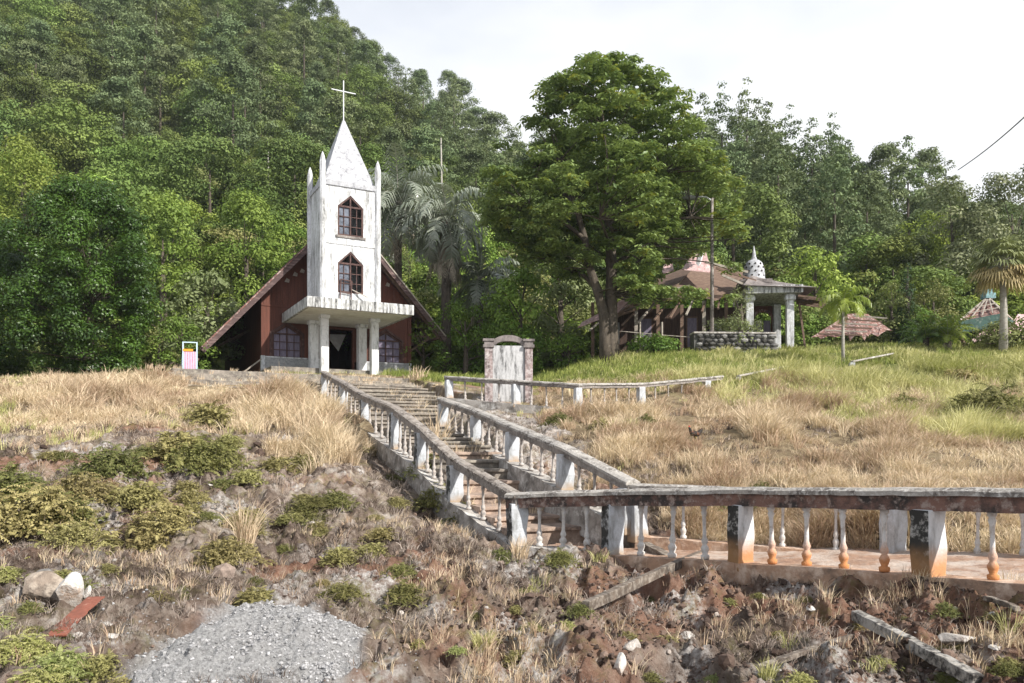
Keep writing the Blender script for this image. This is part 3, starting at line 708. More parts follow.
KLAB = {'deep': 'dark green broadleaf tree in the forest on the hill behind the buildings', 'mid': 'mid green leafy tree in the forest on the hill behind the buildings',
        'grey': 'tall grey green feathery tree in the forest on the hillside', 'bright': 'bright yellow green tree at the foot of the forested hill', 'olive': 'pale olive bushy tree at the foot of the forested hill'}
KM = {a[0]: a[10] for a in spec_}
r_ = random.Random(5)
# skyline seen from the camera decides which trees show: march outwards and keep a horizon per column
forest.sort(key=lambda p: p[1])
hor = np.full(1400, 400.0); vis = []; hid = []
for (x, D, s) in forest:
    px = CX+F*x/D; kn = kind_for(px, D, r_); z = H(x, D); sc = r_.uniform(.8, 1.25)*(1.12 if KM[kn] == 'grey' else 1)
    if px > 655: sc *= .86
    sk_ = float(np.interp(px, [q[0] for q in SKY], [q[1] for q in SKY]))
    me_ = KINDS[kn]; hmax = 15.5 if kn == 'cone_a' else {'cone_b':13.5,'tall_a':13.5,'broad_a':9.8,'broad_b':9.6,'broad_c':9.8,'bright_a':7,'bright_b':6.4,'olive_a':5.6,'mid_a':8.6}[kn]
    mxs = ((YH-sk_)/F*D-z)/hmax
    if mxs < .45: continue
    sc = min(sc, mxs)
    top = YH-F*(z+hmax*sc)/D; wpx = max(3, int(F*2.2*sc/D)); c0 = int(px+190)
    lo, hi = max(0, c0-wpx), min(1399, c0+wpx)
    if hi <= lo: continue
    seen = np.mean(np.maximum(0, hor[lo:hi]-top))
    it = (x, D, z, sc, kn, seen*wpx, px, top)
    if seen > 2 and -40 < px < 1064 and top < 330: vis.append(it)
    else: hid.append(it)
    hor[lo:hi] = np.minimum(hor[lo:hi], top+6)
vis.sort(key=lambda i: -i[5])
if len(vis) > 290: hid += vis[290:]; vis = vis[:290]
for (x, D, z, sc, kn, sn, px, top) in vis:
    o = link('forest_tree', KINDS[kn], None, (x, D, z-.3), r_.uniform(0, 6.28), (sc*r_.uniform(.88, 1.12), sc*r_.uniform(.88, 1.12), sc))
    tag(o, KLAB[KM[kn]], 'tree', {'deep':'dark broadleaf forest trees','mid':'mid green forest trees','grey':'feathery grey green forest trees','bright':'bright green trees below the forest','olive':'olive trees below the forest'}[KM[kn]])
print('forest visible', len(vis), 'rest', len(hid))
for (px, tp_, D, kn) in ((702,96,84,'cone_b'),(722,84,88,'cone_a'),(747,80,86,'cone_a'),(768,104,82,'cone_b'),(790,106,88,'cone_a'),(812,120,84,'cone_b'),(832,114,86,'cone_a'),(848,142,82,'cone_b'),(868,168,90,'cone_b'),(890,146,88,'tall_a'),(908,138,86,'cone_b'),(932,150,90,'tall_a'),(950,162,86,'cone_b'),(735,130,78,'cone_b'),(780,150,76,'cone_b'),(820,165,77,'cone_a'),(760,160,74,'cone_a'),(805,190,72,'cone_b'),(700,150,76,'cone_a')):
    x = (px-CX)/F*D; z = H(x, D)-.3; sc = ((YH-tp_)/F*D-z)/(15.5 if kn == 'cone_a' else 13.5); wd = min(sc, 1.25)*.95
    tag(link('casuarina_tree', KINDS[kn], None, (x, D, z), r_.uniform(0, 6), (wd, wd, sc)), 'tall dark feathery casuarina in the row on the right skyline', 'tree', 'casuarinas on the right skyline')
# the rest of the wood: one object
nb = NB(); cnt = 0
for kn in KINDS:
    sel = [h for h in hid if h[4] == kn and h[1] < 215 and -140 < h[6] < 1160]
    if not sel: continue
    me_ = KINDS[kn]; nv = len(me_.vertices); co = np.empty(nv*3, np.float32); me_.vertices.foreach_get('co', co); co = co.reshape(-1, 3)
    nl = (nv//4)*4; tn = np.empty(nv, np.float32); me_.attributes['tone'].data.foreach_get('value', tn)
    keep = (np.arange(nv//4) % 4 == 0)                           # every fourth leaf, drawn larger
    k4 = np.repeat(keep, 4); base = co[:nl][k4].reshape(-1, 4, 3); cen = base.mean(1, keepdims=True); base = ((base-cen)*1.8+cen).reshape(-1, 3); tn2 = tn[:nl][k4]
    mi = {'deep':0,'mid':1,'grey':2,'bright':3,'olive':4}[KM[kn]]
    for (x, D, z, sc, k_, sn, px, top) in sel:
        a = r_.uniform(0, 6.28); ca, sa = math.cos(a)*sc, math.sin(a)*sc
        V = np.stack([base[:,0]*ca-base[:,1]*sa+x, base[:,0]*sa+base[:,1]*ca+D, base[:,2]*sc+z-.3], 1)
        nb.add(V, np.arange(len(V)).reshape(-1, 4), tn2, mi)
        cnt += 1
o = nb.build('distant_forest', [LM['deep'], LM['mid'], LM['grey'], LM['bright'], LM['olive']])
tag(o, 'thick wood filling the hillside between and behind the nearer trees', 'forest', kind='stuff')
print('stuff trees', cnt, 'quads', sum(len(q) for q in nb.Q))

# ================================================================== STAIRS, LANDING, RAILINGS
st = empty('garden_staircase', (A0[0]+.9*NRM[0], A0[1]+.9*NRM[1], -1.5), 0, 'long broken stone staircase climbing the slope towards the church', 'staircase')
inv = -Vector(st.location)
r5 = random.Random(3)
s = .35; i = 0; zc = -1.55
while s < 22.3:
    run = .68 if s < 11 else .98
    z1 = float(stairz(s+run)); q0, q1 = (-.02, float(np.interp(s, [0,10.6,11.4,23], [1.9,1.9,3.9,4.4])))
    mb = MB(); nx = 7 if s < 11 else 10
    # a slab with a chipped nosing
    fr = []; bk = []; nz = []
    for k in range(nx+1):
        q = q0+(q1-q0)*k/nx; j = r5.uniform(-.05, .05)*(1 if s < 11 else 1.3)
        for lst, ss in ((fr, s+j), (bk, s+run+.10), (nz, s+j-.055)):
            p = A0+DIR*ss+NRM*q; lst.append((p[0]+inv.x, p[1]+inv.y))
    tl = r5.uniform(-.02, .02); zt = z1+inv.z
    vs = []; n = nx+1
    for lst, zz in ((nz, zt), (bk, zt+.01), (bk, zt-.34), (fr, zt-.34), (fr, zt-.075), (nz, zt-.07)):
        for k, (a, b_) in enumerate(lst):
            dz = tl*(k/nx-.5)+(r5.uniform(-.014, .008) if zz >= zt else 0); vs.append((a, b_, zz+dz))
    fs = []
    for a in range(6):
        b2 = (a+1) % 6
        for k in range(nx): fs.append((a*n+k, a*n+k+1, b2*n+k+1, b2*n+k))
    fs += [(0, n, 2*n, 3*n, 4*n, 5*n), (n-1, 6*n-1, 5*n-1, 4*n-1, 3*n-1, 2*n-1)]
    mb.add(vs, fs)
    mb.build('step', M['step_r'] if s < 3.0 or (s < 6 and i % 3 == 1) else M['step'], st, bevel=.012)
    s += run; i += 1

# landing pavement: cracked reddish sheet
gx, gy = np.meshgrid(np.linspace(-.6, 9.6, 150), np.linspace(6.6, 14.8, 130)); gxr, gyr = gx.ravel(), gy.ravel()
gz = np.interp(gxr, [0,1.6,3.2,4.74,6.5], [-1.62,-1.62,-1.56,-1.46,-1.36])-.035+fbm(gxr*2.2, gyr*2.2, 4, 201)*.03+fbm(gxr*9, gyr*9, 2, 202)*.008
ii = np.arange(len(gxr)).reshape(gx.shape); Q = np.stack([ii[:-1,:-1].ravel(), ii[:-1,1:].ravel(), ii[1:,1:].ravel(), ii[1:,:-1].ravel()], 1)
cxm, cym = gxr[Q].mean(1), gyr[Q].mean(1); Q = Q[inside(cxm, cym, LAND)]
M['pave'] = surf('worn_red_pavement', (.36,.225,.155), (.50,.42,.36), 1.5, .42, .6, second=(.24,.15,.11), s2=3.5, l2=.55, h2=.68, bm=.03, bs=9)
tag(link('paved_landing_path', np_mesh('paved_landing_path', np.stack([gxr, gyr, gz], 1), Q, [M['pave']], smooth=True)), kind='structure')

BAL = [(.046,0),(.052,.03),(.052,.07),(.030,.09),(.046,.16),(.050,.20),(.034,.25),(.026,.27),(.038,.31),(.040,.34),(.024,.42),(.021,.60),(.024,.78),(.036,.86),(.026,.89),(.042,.93),(.042,1.0)]
def baluster(parent, x, y, z0, z1, mat, lean=0, sc=1.0):
    mb = MB(); h = z1-z0; mb.lathe([(r*sc, z*h) for r, z in BAL], n=10)
    o = mb.build('baluster', mat, parent, smooth=True); o.location = (x, y, z0); o.rotation_euler = (r5.uniform(-.03, .03), lean+r5.uniform(-.03, .03), r5.uniform(0, 3)); return o
def railing(name, label, pts, nbal, caph=.085, beamh=.15, capw=.32, postw=.27, capm='cap', beamm='beam', postm=None, balm=None, curbm='curb', curb=.16, skip=(), dark=True, extend=0, balsc=1.0, sag=None, broken=(), group=None):
    """pts: (x, y, z at the foot, z at the top of the cap); the object stands at its first post"""
    o0 = Vector((pts[0][0], pts[0][1], 0)); root = empty(name, o0, 0, label, 'railing', group); zf_ = None
    P3 = [Vector((p[0], p[1], p[2]))-o0 for p in pts]; T3 = [Vector((p[0], p[1], p[3]))-o0 for p in pts]
    n = len(pts)
    def mitre(i):
        d = Vector((0,0,0))
        if i > 0: d += (P3[i]-P3[i-1]).xy.normalized().to_3d()
        if i < n-1: d += (P3[i+1]-P3[i]).xy.normalized().to_3d()
        d.normalize(); nr = Vector((d.y, -d.x, 0))
        seg = (P3[i]-P3[i-1] if i else P3[1]-P3[0]).xy.normalized(); c = abs(seg.dot(d.xy)); return nr/max(c, .5), d
    # cap and beam swept along, subdivided with a little wear
    for part, prof, mat in (('cap_rail', [(-capw/2,-caph),(capw/2,-caph),(capw/2,-caph*.42),(capw*.30,0),(-capw*.30,0),(-capw/2,-caph*.42)], capm),
                            ('beam', [(-capw*.36,-caph-beamh),(capw*.36,-caph-beamh),(capw*.36,-caph+.004),(-capw*.36,-caph+.004)], beamm)):
        mb = MB(); rings = []
        for i in range(n-1):
            nr0, _ = mitre(i); nr1, _ = mitre(i+1); L_ = (T3[i+1]-T3[i]).length; k = max(3, int(L_/.16))
            for j in range(k+(i == n-2)):
                f = j/k; c = T3[i].lerp(T3[i+1], f); nr = nr0.lerp(nr1, f)
                hx = (T3[i]+o0); wz = fbm(np.array([c.x*3.1]), np.array([c.y*3.1]), 3, 301)[0]*.011
                if i == 0 and j == 0: c = c-(T3[1]-T3[0]).normalized()*postw*.55
                if i == n-2 and j == k: c = c+(T3[n-1]-T3[n-2]).normalized()*(postw*.55 if not extend else extend)
                ring = []
                for a, (u, v) in enumerate(prof):
                    e = fbm(np.array([c.x*7+a*3.3]), np.array([c.y*7+a]), 2, 302)[0]*.012
                    ring.append(c+nr*(u+e)+Vector((0,0,v+wz+e*.6)))
                rings.append(ring)
        m_ = len(prof); vs = [v for r in rings for v in r]; fs = []
        for a in range(len(rings)-1):
            for b_ in range(m_): fs.append((a*m_+b_, a*m_+(b_+1)%m_, (a+1)*m_+(b_+1)%m_, (a+1)*m_+b_))
        fs += [tuple(range(m_-1,-1,-1)), tuple(range((len(rings)-1)*m_, len(rings)*m_))]
        mb.add(vs, fs); mb.build(part, M[mat], root)
    for i in range(n):
        _, d = mitre(i); ang = math.atan2(d.y, d.x); h = T3[i].z-P3[i].z-caph-beamh+.02
        pm = postm[i] if isinstance(postm, (list, tuple)) else (postm or 'post')
        mb = MB(); w = postw*r5.uniform(.95, 1.05)
        k = 6; vs = []; fs = []
        for a in range(k+1):
            zz = -.12+(h+.12)*a/k; ww = w/2*(1+.05*math.sin(a*1.7+i))*(1.07 if a == 0 else 1)
            for sx_, sy_ in ((-1,-1),(1,-1),(1,1),(-1,1)): vs.append((sx_*ww+r5.uniform(-.006,.006), sy_*ww+r5.uniform(-.006,.006), zz))
        for a in range(k):
            for b_ in range(4): fs.append((a*4+b_, a*4+(b_+1)%4, (a+1)*4+(b_+1)%4, (a+1)*4+b_))
        fs += [(3,2,1,0), tuple(range(k*4, k*4+4))]
        mb.add(vs, fs); mb.m = [0]*len(fs)
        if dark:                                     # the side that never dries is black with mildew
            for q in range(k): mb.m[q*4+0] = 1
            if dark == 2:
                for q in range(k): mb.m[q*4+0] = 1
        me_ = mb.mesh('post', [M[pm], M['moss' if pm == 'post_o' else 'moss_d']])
        o = link('post', me_, root, P3[i]); o.rotation_euler = (r5.uniform(-.03,.03), r5.uniform(-.03,.03), R(-70))
        bv = o.modifiers.new('bevel', 'BEVEL'); bv.width = .018; bv.segments = 2
    for i in range(n-1):
        k = nbal[i] if isinstance(nbal, (list, tuple)) else nbal
        for j in range(k):
            if (i, j) in broken: continue
            f = (j+1)/(k+1); p = P3[i].lerp(P3[i+1], f); tp = T3[i].lerp(T3[i+1], f)
            bm_ = balm[i] if isinstance(balm, (list, tuple)) else (balm or 'balu')
            baluster(root, p.x, p.y, p.z, tp.z-caph-beamh+.02, M[bm_], 0, balsc*r5.uniform(.92, 1.08))
        if i not in skip:
            mb = MB(); L_ = (P3[i+1]-P3[i]).length; kk = max(2, int(L_/.25)); vs = []; fs = []
            dd_ = (P3[i+1]-P3[i]).xy.normalized(); nr = Vector((dd_.y, -dd_.x, 0))
            g = postw*.5*0
            for a in range(kk+1):
                c = P3[i].lerp(P3[i+1], a/kk)
                for u, v in ((-.17,-.42-curb),(.17,-.42-curb),(.165,.004),(-.165,.004)):
                    vs.append(c+nr*(u+r5.uniform(-.012,.012))+Vector((0,0,v+(r5.uniform(-.02,.008) if v > -.1 else 0))))
            for a in range(kk):
                for b_ in range(4): fs.append((a*4+b_, a*4+(b_+1)%4, (a+1)*4+(b_+1)%4, (a+1)*4+b_))
            fs += [(3,2,1,0), tuple(range(kk*4, kk*4+4))]
            mb.add(vs, fs); mb.build('curb', M[curbm[i] if isinstance(curbm, (list, tuple)) else curbm], root)
    return root
M['cap_d'] = surf('dark_lichen_cap', (.27,.235,.205), (.085,.07,.06), 3.2, .46, .60, second=(.38,.35,.32), s2=16, l2=.5, h2=.62, bm=.02, bs=20)
nr_ = railing('landing_railing', 'long stained concrete balustrade with orange footed posts along the front of the landing', NEAR, [3,3,4,3,3], capw=.34,
    postm=['post','post','post_o','post_o','post_o'], balsc=1.25, balm=['balu','balu','balu_o','balu_o'], curbm=['curb','curb_o','curb_o','curb_o'], beamh=.17, caph=.09)
railing('landing_railing', 'white balustrade on the far side of the landing, glimpsed behind the front one', FARR, [4,4,3], capw=.28, postm='post', balm='balu', curbm='curb_o', beamh=.12, caph=.07, dark=False)
LEFT = [(.08,13.6,-1.6,-.72),(-1.14,16,-1.0,-.13),(-2.02,17.8,-.36,.56),(-2.84,19.4,.05,1.08),(-4.2,22.8,.68,1.60),(-5.42,25.6,1.32,2.22),(-6.8,29,2.0,2.86)]
railing('stair_railing', 'concrete balustrade with pale posts down the left edge of the stairs', LEFT[::-1], [4,4,4,4,4,3], capw=.25, beamh=.13, caph=.07, capm='cap_d', postm='post', balm='balu_g', balsc=1.05, curbm='curb', dark=2, beamm='beam_g')
RIGHT = [(-2.04,23.7,.72,1.54),(-.96,21.3,.2,1.10),(0,17.8,-.24,.58),(1.0,15.2,-.72,.10),(1.95,13.45,-1.3,-.46)]
railing('stair_railing', 'thick capped concrete balustrade down the right edge of the stairs', RIGHT, [4,4,4,3], capw=.30, beamh=.12, caph=.08, postm='post', balm='balu_g', balsc=1.1, curbm='curb', dark=False, beamm='beam_g')
UP = [P(449,398,27.2), P(516,404,26.2), P(578,409,25.4), P(641,406,27), P(706,402,29.4)]
UPT = [(YH-376)/F*27.2, (YH-380)/F*26.2, (YH-383.5)/F*25.4, (YH-383)/F*27, (YH-377)/F*29.4]
railing('terrace_railing', 'thin capped railing crossing in front of the grey stone tablet', [(p.x,p.y,p.z,zt) for p, zt in zip(UP, UPT)], [3,3,4,4], capw=.26, beamh=.09, caph=.07, postw=.24, postm='post', balm='balu_g', dark=False, beamm='beam_g', extend=.95, curb=0)
# fallen kerb pieces in the meadow
for (xa, ya, Da, xb, yb, Db, lab) in ((738,379,31.5,788,377,33.5,'pale concrete kerb lying in the grass past the end of the terrace railing'), (852,368,35,893,366.5,36,'short pale kerb lying in the meadow beside the young palm')):
    a = P(xa, ya, Da); b_ = P(xb, yb, Db); o = empty('fallen_kerb', a, 0, lab, 'kerb')
    za, zb = max(a.z, H(a.x, a.y)+.32), max(b_.z, H(b_.x, b_.y)+.32)
    MB().beam((0,0,za-a.z), Vector((b_.x,b_.y,zb))-a, .16, .07).build('kerb_slab', M['curb'], o, bevel=.015)
    MB().box(-.1,.1,-.1,.1,-.5,za-a.z-.05).build('stub', M['post'], o)

# terrace steps in front of the church
tr = empty('terrace_steps', (-9.2, 33.3, 2.82), R(28), 'wide shallow overgrown concrete steps below the church terrace', 'steps')
for k, (v0, z0, z1) in enumerate(((-1.75,-.9,-.38),(-1.1,-.62,-.12),(-.45,-.36,.16),(.2,-.1,.40))):
    mb = MB(); n = 22; fr = []; x0, x1 = (-5.3+.35*k, 3.2) if k < 2 else (-5.3+.25*k, 5.3)
    vs = []; fs = []
    for j in range(n+1):
        x = x0+(x1-x0)*j/n; e = r5.uniform(-.05, .05); dz = r5.uniform(-.015, .01)
        vs += [(x, v0+e, z0), (x, v0+e*.6, z1+dz), (x, v0+1.0, z1+dz), (x, v0+1.0, z0)]
    for j in range(n):
        for b_ in range(4): fs.append((j*4+b_, (j+1)*4+b_, (j+1)*4+(b_+1)%4, j*4+(b_+1)%4))
    fs += [(0,1,2,3), (n*4+3, n*4+2, n*4+1, n*4)]
    mb.add(vs, fs).build('step', M['step'], tr, bevel=.015)

# ================================================================== CHURCH
YAW = R(27.9)
ch = empty('church', (-6.83, 36.45, 3.6), YAW, 'dark red timber church with a white bell tower, pointed windows and a steep roof', 'church')
Z0 = -3.6                      # local z = world z - 3.6
def zz(w): return w-3.6
WV = 5.2                       # facade plane (local y)
MB().box(-3.6, 4.3, 2.2, WV, zz(3.3), zz(3.86)).build('porch_floor', M['step'], ch)
def panel_wall(parent, name, u0, u1, z0, ops, y0, y1, mat, top_poly=None, ztop=None):
    """wall in the x-z plane from u0 to u1 with openings (a, b, bottom, spring, apex)"""
    mb = MB(); ops = sorted(ops); x = u0
    for (a, b_, zb, zs, za) in ops:
        if a-x > .01: mb.box(x, a, y0, y1, z0, ztop)
        if zb-z0 > .02: mb.box(a, b_, y0, y1, z0, zb)
        m_ = (a+b_)/2
        if za > zs+.01:
            mb.prism_y([(a, zs), (m_, za), (a, za)], y0, y1); mb.prism_y([(b_, zs), (b_, za), (m_, za)], y0, y1)
        if ztop-za > .01: mb.box(a, b_, y0, y1, za, ztop)
        x = b_
    if u1-x > .01: mb.box(x, u1, y0, y1, z0, ztop)
    if top_poly: mb.prism_y(top_poly, y0, y1)
    return mb.build(name, mat, parent)
def window(parent, a, b_, zb, zs, za, y, mat_f='frame', panes='glass', fw=.07, rows=3, mull=True, depth=.10, openleft=False):
    root = None; m_ = (a+b_)/2; mb = MB()
    def fb(p, q, w=fw): mb.beam((p[0], y, p[1]), (q[0], y, q[1]), w, depth, up=(0,-1,0))
    h = fw/2
    mb.box(a, a+fw, y-depth/2, y+depth/2, zb+fw, zs); mb.box(b_-fw, b_, y-depth/2, y+depth/2, zb+fw, zs); mb.box(a, b_, y-depth/2-.02, y+depth/2-.004, zb, zb+fw)
    if za > zs+.02:
        mb.beam((a+h, y-.004, zs-.02), (m_, y-.004, za-h*1.3), depth, fw, up=(0,0,1)); mb.beam((b_-h, y+.004, zs-.02), (m_, y+.004, za-h*1.3), depth, fw, up=(0,0,1))
        mb.box(a+fw, b_-fw, y-depth*.4, y+depth*.4, zs-fw/2, zs+fw/2)
    else: mb.box(a, b_, y-depth/2-.003, y+depth/2+.003, zs-fw, zs)
    if mull: mb.box(m_-fw*.4, m_+fw*.4, y-depth*.45, y+depth*.45, zb+fw, zs+(za-zs)*.75)
    for r_i in range(1, rows):
        zz_ = zb+(zs-zb)*r_i/rows; mb.box(a+fw, b_-fw, y-.02, y+.02, zz_-.018, zz_+.018)
    for q in (.25, .75): mb.box(a+(b_-a)*q-.015, a+(b_-a)*q+.015, y-.018, y+.018, zb+fw, zs)
    fr = mb.build('window', M[mat_f], parent)
    g = MB(); g.prism_y([(a+.01, zb+.02), (m_-.002 if openleft else b_-.01, zb+.02)]+([(m_-.002, zs)] if openleft else [(b_-.01, zs-.01), (m_, max(za, zs)-.06)])+[(a+.01, zs-.01)], y+.03, y+.04)
    g.build('pane', M[panes], fr); return fr
# facade
ops = [(-2.95,-1.53,zz(4.6),zz(5.8),zz(6.25)), (-.2,1.2,zz(3.87),zz(6.3),zz(6.3)), (2.1,3.75,zz(4.6),zz(5.8),zz(6.25))]
panel_wall(ch, 'front_wall', -3.5, 4.3, zz(4.58), [ops[0], ops[2]][:1]+[(-.2,1.2,zz(4.58),zz(6.3),zz(6.3))]+[ops[2]], WV, WV+.18, M['redwood'],
    [(-3.5, zz(6.32)), (4.3, zz(6.32)), (4.3, zz(7.7)), (.4, zz(11.9)), (-3.5, zz(7.7))], zz(6.32))
mb = MB()
for k in range(26):
    x = -3.38+k*.305
    if x < 4.2:
        zt = zz(7.6)+min(x+3.5, 4.3-x)*1.08
        if zt-zz(7.2) > .1: mb.box(x-.012, x+.012, WV-.014, WV, zz(7.24), zt)
mb.box(-3.5, 4.3, WV-.03, WV, zz(7.12), zz(7.2))
mb.build('board_battens', M['redwood'], ch)
for a_, b_ in ((-3.36, -.35), (1.35, 4.16)): MB().box(a_, b_, WV-.05, WV+.14, zz(3.4), zz(4.575)).build('plinth', M['plinth'], ch)
for a_, b_ in ((-3.36, -.35), (1.35, 4.16)): MB().box(a_, b_, WV-.075, WV+.15, zz(4.575), zz(4.64)).build('plinth_cap', M['white'], ch)
for x in (-3.52, 4.14):
    MB().box(x, x+.18, WV-.09, WV+.16, zz(3.4), zz(4.66)).build('corner_pier', M['white'], ch)
MB().box(4.12, 4.32, WV-.06, WV+.0, zz(4.66), zz(7.1)).build('corner_board', M['redwood'], ch)
window(ch, *ops[0], WV+.07, panes='curtain'); window(ch, *ops[2], WV+.07, panes='curtain')
for a in (ops[0], ops[2]):      # timber surrounds
    m_ = (a[0]+a[1])/2; mb = MB()
    mb.beam((a[0]-.08, WV-.03, a[2]), (a[0]-.08, WV-.03, a[3]+.02), .12, .05, up=(0,-1,0)); mb.beam((a[1]+.08, WV-.03, a[2]), (a[1]+.08, WV-.03, a[3]+.02), .12, .05, up=(0,-1,0))
    mb.beam((a[0]-.1, WV-.035, a[3]), (m_, WV-.035, a[4]+.12), .05, .12); mb.beam((a[1]+.1, WV-.04, a[3]), (m_, WV-.04, a[4]+.12), .05, .12)
    mb.build('window_surround', M['frame'], ch)
# door frame, one leaf ajar, and the fallen ceiling panel inside
dr = MB(); dr.box(-.2,-.1,WV-.04,WV+.2,zz(3.87),zz(6.3)); dr.box(1.1,1.2,WV-.04,WV+.2,zz(3.87),zz(6.3)); dr.box(-.1,1.1,WV-.04,WV+.2,zz(6.2),zz(6.3))
d_ = dr.build('door', M['redwood'], ch)
lf = MB(); lf.box(0,.05,0,.95,0,2.28,.0); lf.build('door_leaf', M['redwood'], d_).location = (-.1, WV+.2, zz(3.88))
MB().add([(.0,WV+1.2,zz(6.1)),(1.1,WV+1.2,zz(6.15)),(.62,WV+.9,zz(5.2)),(.0,WV+1.24,zz(6.1)),(1.1,WV+1.24,zz(6.15)),(.62,WV+.94,zz(5.2))], [(0,1,2),(5,4,3),(0,3,4,1),(1,4,5,2),(2,5,3,0)]).build('fallen_ceiling_panel', M['soffit'], ch)
# nave walls
NL = 16.9
MB().box(-3.5, -3.34, WV+.18, NL, zz(3.4), zz(7.6)).build('side_wall', M['redwood'], ch)
MB().box(4.14, 4.3, WV+.18, NL, zz(3.4), zz(7.6)).build('side_wall', M['redwood'], ch)
MB().prism_y([(-3.5,zz(3.4)),(4.3,zz(3.4)),(4.3,zz(7.7)),(.4,zz(11.9)),(-3.5,zz(7.7))], NL, NL+.16).build('back_wall', M['redwood'], ch)
MB().box(-3.34, 4.14, WV+.18, NL, zz(3.5), zz(3.85)).build('nave_floor', M['timber'], ch)
# roof: two thick slopes, the right eave broken back
SL = 1.09; AZ = zz(12.1)
def slope_pt(u): return AZ-SL*abs(u-.4)
yF, yB = 4.35, 17.8
rf = MB()
for (ua, ub) in ((.4, -6.35), (.4, 5.35)):
    za, zb = slope_pt(ua), slope_pt(ub); t_ = .10
    vs = [(ua,yF,za),(ub,yF,zb),(ub,yB,zb),(ua,yB,za),(ua,yF,za-t_),(ub,yF,zb-t_),(ub,yB,zb-t_),(ua,yB,za-t_)]
    rf.add(vs, [(0,1,2,3),(7,6,5,4),(0,4,5,1),(1,5,6,2),(2,6,7,3)])
roof = rf.build('roof', M['roof'], ch)
mb = MB()
for sgn, um in ((-1, 6.75), (1, 4.95)):
    for k in range(1, 18):
        u = .4+sgn*um*k/18; z = slope_pt(u)+.035; mb.box(u-.03, u+.03, yF+.03, yB-.03, z-.03, z+.03)
mb.build('roof_battens', M['roof'], roof)
for sgn, um in ((-1, 6.75), (1, 5.55)):
    ue = .4+sgn*um; mb = MB()
    mb.beam((.4, yF-.06, AZ-.10), (ue, yF-.06, slope_pt(ue)-.10), .09, .30, up=(0,0,1)); mb.build('barge_board', M['roof'], roof)
    mb = MB(); mb.beam((.4+sgn*.3, yF-.12, slope_pt(.4+sgn*.3)+.05), (ue, yF-.12, slope_pt(ue)+.05), .05, .06); mb.build('barge_trim', M['paletimber'] if sgn > 0 else M['redroof'], roof)
for sgn, um in ((-1, 6.7), (1, 5.9)):
    for k in range(11):
        y = yF+.35+k*1.28; mb = MB(); e = .4+sgn*(um-(r5.random()*.5 if sgn > 0 else r5.random()*.12))
        mb.beam((.4+sgn*.4, y, slope_pt(.4+sgn*.4)-.2), (e, y, slope_pt(e)-.2), .07, .14); mb.build('rafter', M['timber'], roof)
mb = MB(); mb.beam((-6.5, yF+.1, slope_pt(-6.5)-.34), (-6.5, yB-.3, slope_pt(-6.5)-.34), .1, .12); mb.build('eave_plate', M['timber'], roof)
mb = MB(); mb.beam((5.65, yF+.1, slope_pt(5.65)-.34), (5.65, yF+6, slope_pt(5.65)-.36), .1, .12); mb.build('eave_plate', M['timber'], roof)
for k in range(4):            # struts from wall to eave
    y = WV+.25+k*2.6
    mb = MB(); mb.beam((4.3, y, zz(5.3)), (5.55, y, slope_pt(5.55)-.32), .08, .10); mb.build('strut', M['timber'], ch)
    mb = MB(); mb.beam((4.3, y+.1, zz(6.2)), (5.5, y+.1, slope_pt(5.5)-.34), .07, .09); mb.build('strut', M['timber'], ch)
    if k: MB().beam((-3.5, y, zz(6.3)), (-5.9, y, slope_pt(-5.9)-.34), .08, .10).build('strut', M['darkwood'], ch)
MB().beam((-6.6, yF-.2, slope_pt(-6.6)-.1), (-7.25, yF-.25, slope_pt(-7.25)+.15), .06, .05).build('loose_batten', M['paletimber'], roof)
MB().beam((-4.6, 4.6, zz(3.6)), (-3.55, 4.9, zz(4.45)), .06, .06).build('leaning_stick', M['paletimber'], ch)
for u_, z_ in ((-2.25, 8.4), (-1.85, 8.75), (-1.5, 8.95), (3.0, 8.7)):
    MB().prism_y([(u_-.12, zz(z_)), (u_+.1, zz(z_-.03)), (u_+.13, zz(z_+.12)), (u_-.02, zz(z_+.2))], WV-.02, WV-.004).build('peeled_patch', M['paletimber'], ch)
# canopy slab on four columns
cz0, cz1 = zz(6.35), zz(6.80)
mb = MB(); mb.box(-2.46, 2.46, 0, 5.17, cz0, cz0+.16); mb.build('canopy_soffit', M['soffit'], ch)
mb = MB(); mb.box(-2.50, 2.50, -.04, .10, cz0-.02, cz1); mb.box(-2.50, -2.36, .10, 5.17, cz0-.02, cz1); mb.box(2.36, 2.50, .10, 5.17, cz0-.02, cz1); mb.build('canopy_parapet', M['fascia'], ch, bevel=.015)
TV = 1.8; HW = 1.34; TD = 2.4
for (u_, v_, zb, wd) in ((-1.22, TV+.18, 3.42, .36), (1.22, TV+.18, 3.42, .36), (-1.22, TV+TD-.2, 3.86, .42), (1.22, TV+TD-.2, 3.86, .42)):
    mb = MB(); mb.box(u_-wd/2, u_+wd/2, v_-wd/2, v_+wd/2, zz(zb)-.3, zz(6.18)); mb.box(u_-wd/2-.05, u_+wd/2+.05, v_-wd/2-.05, v_+wd/2+.05, zz(6.18), cz0)
    mb.build('column', M['column'], ch, bevel=.02)
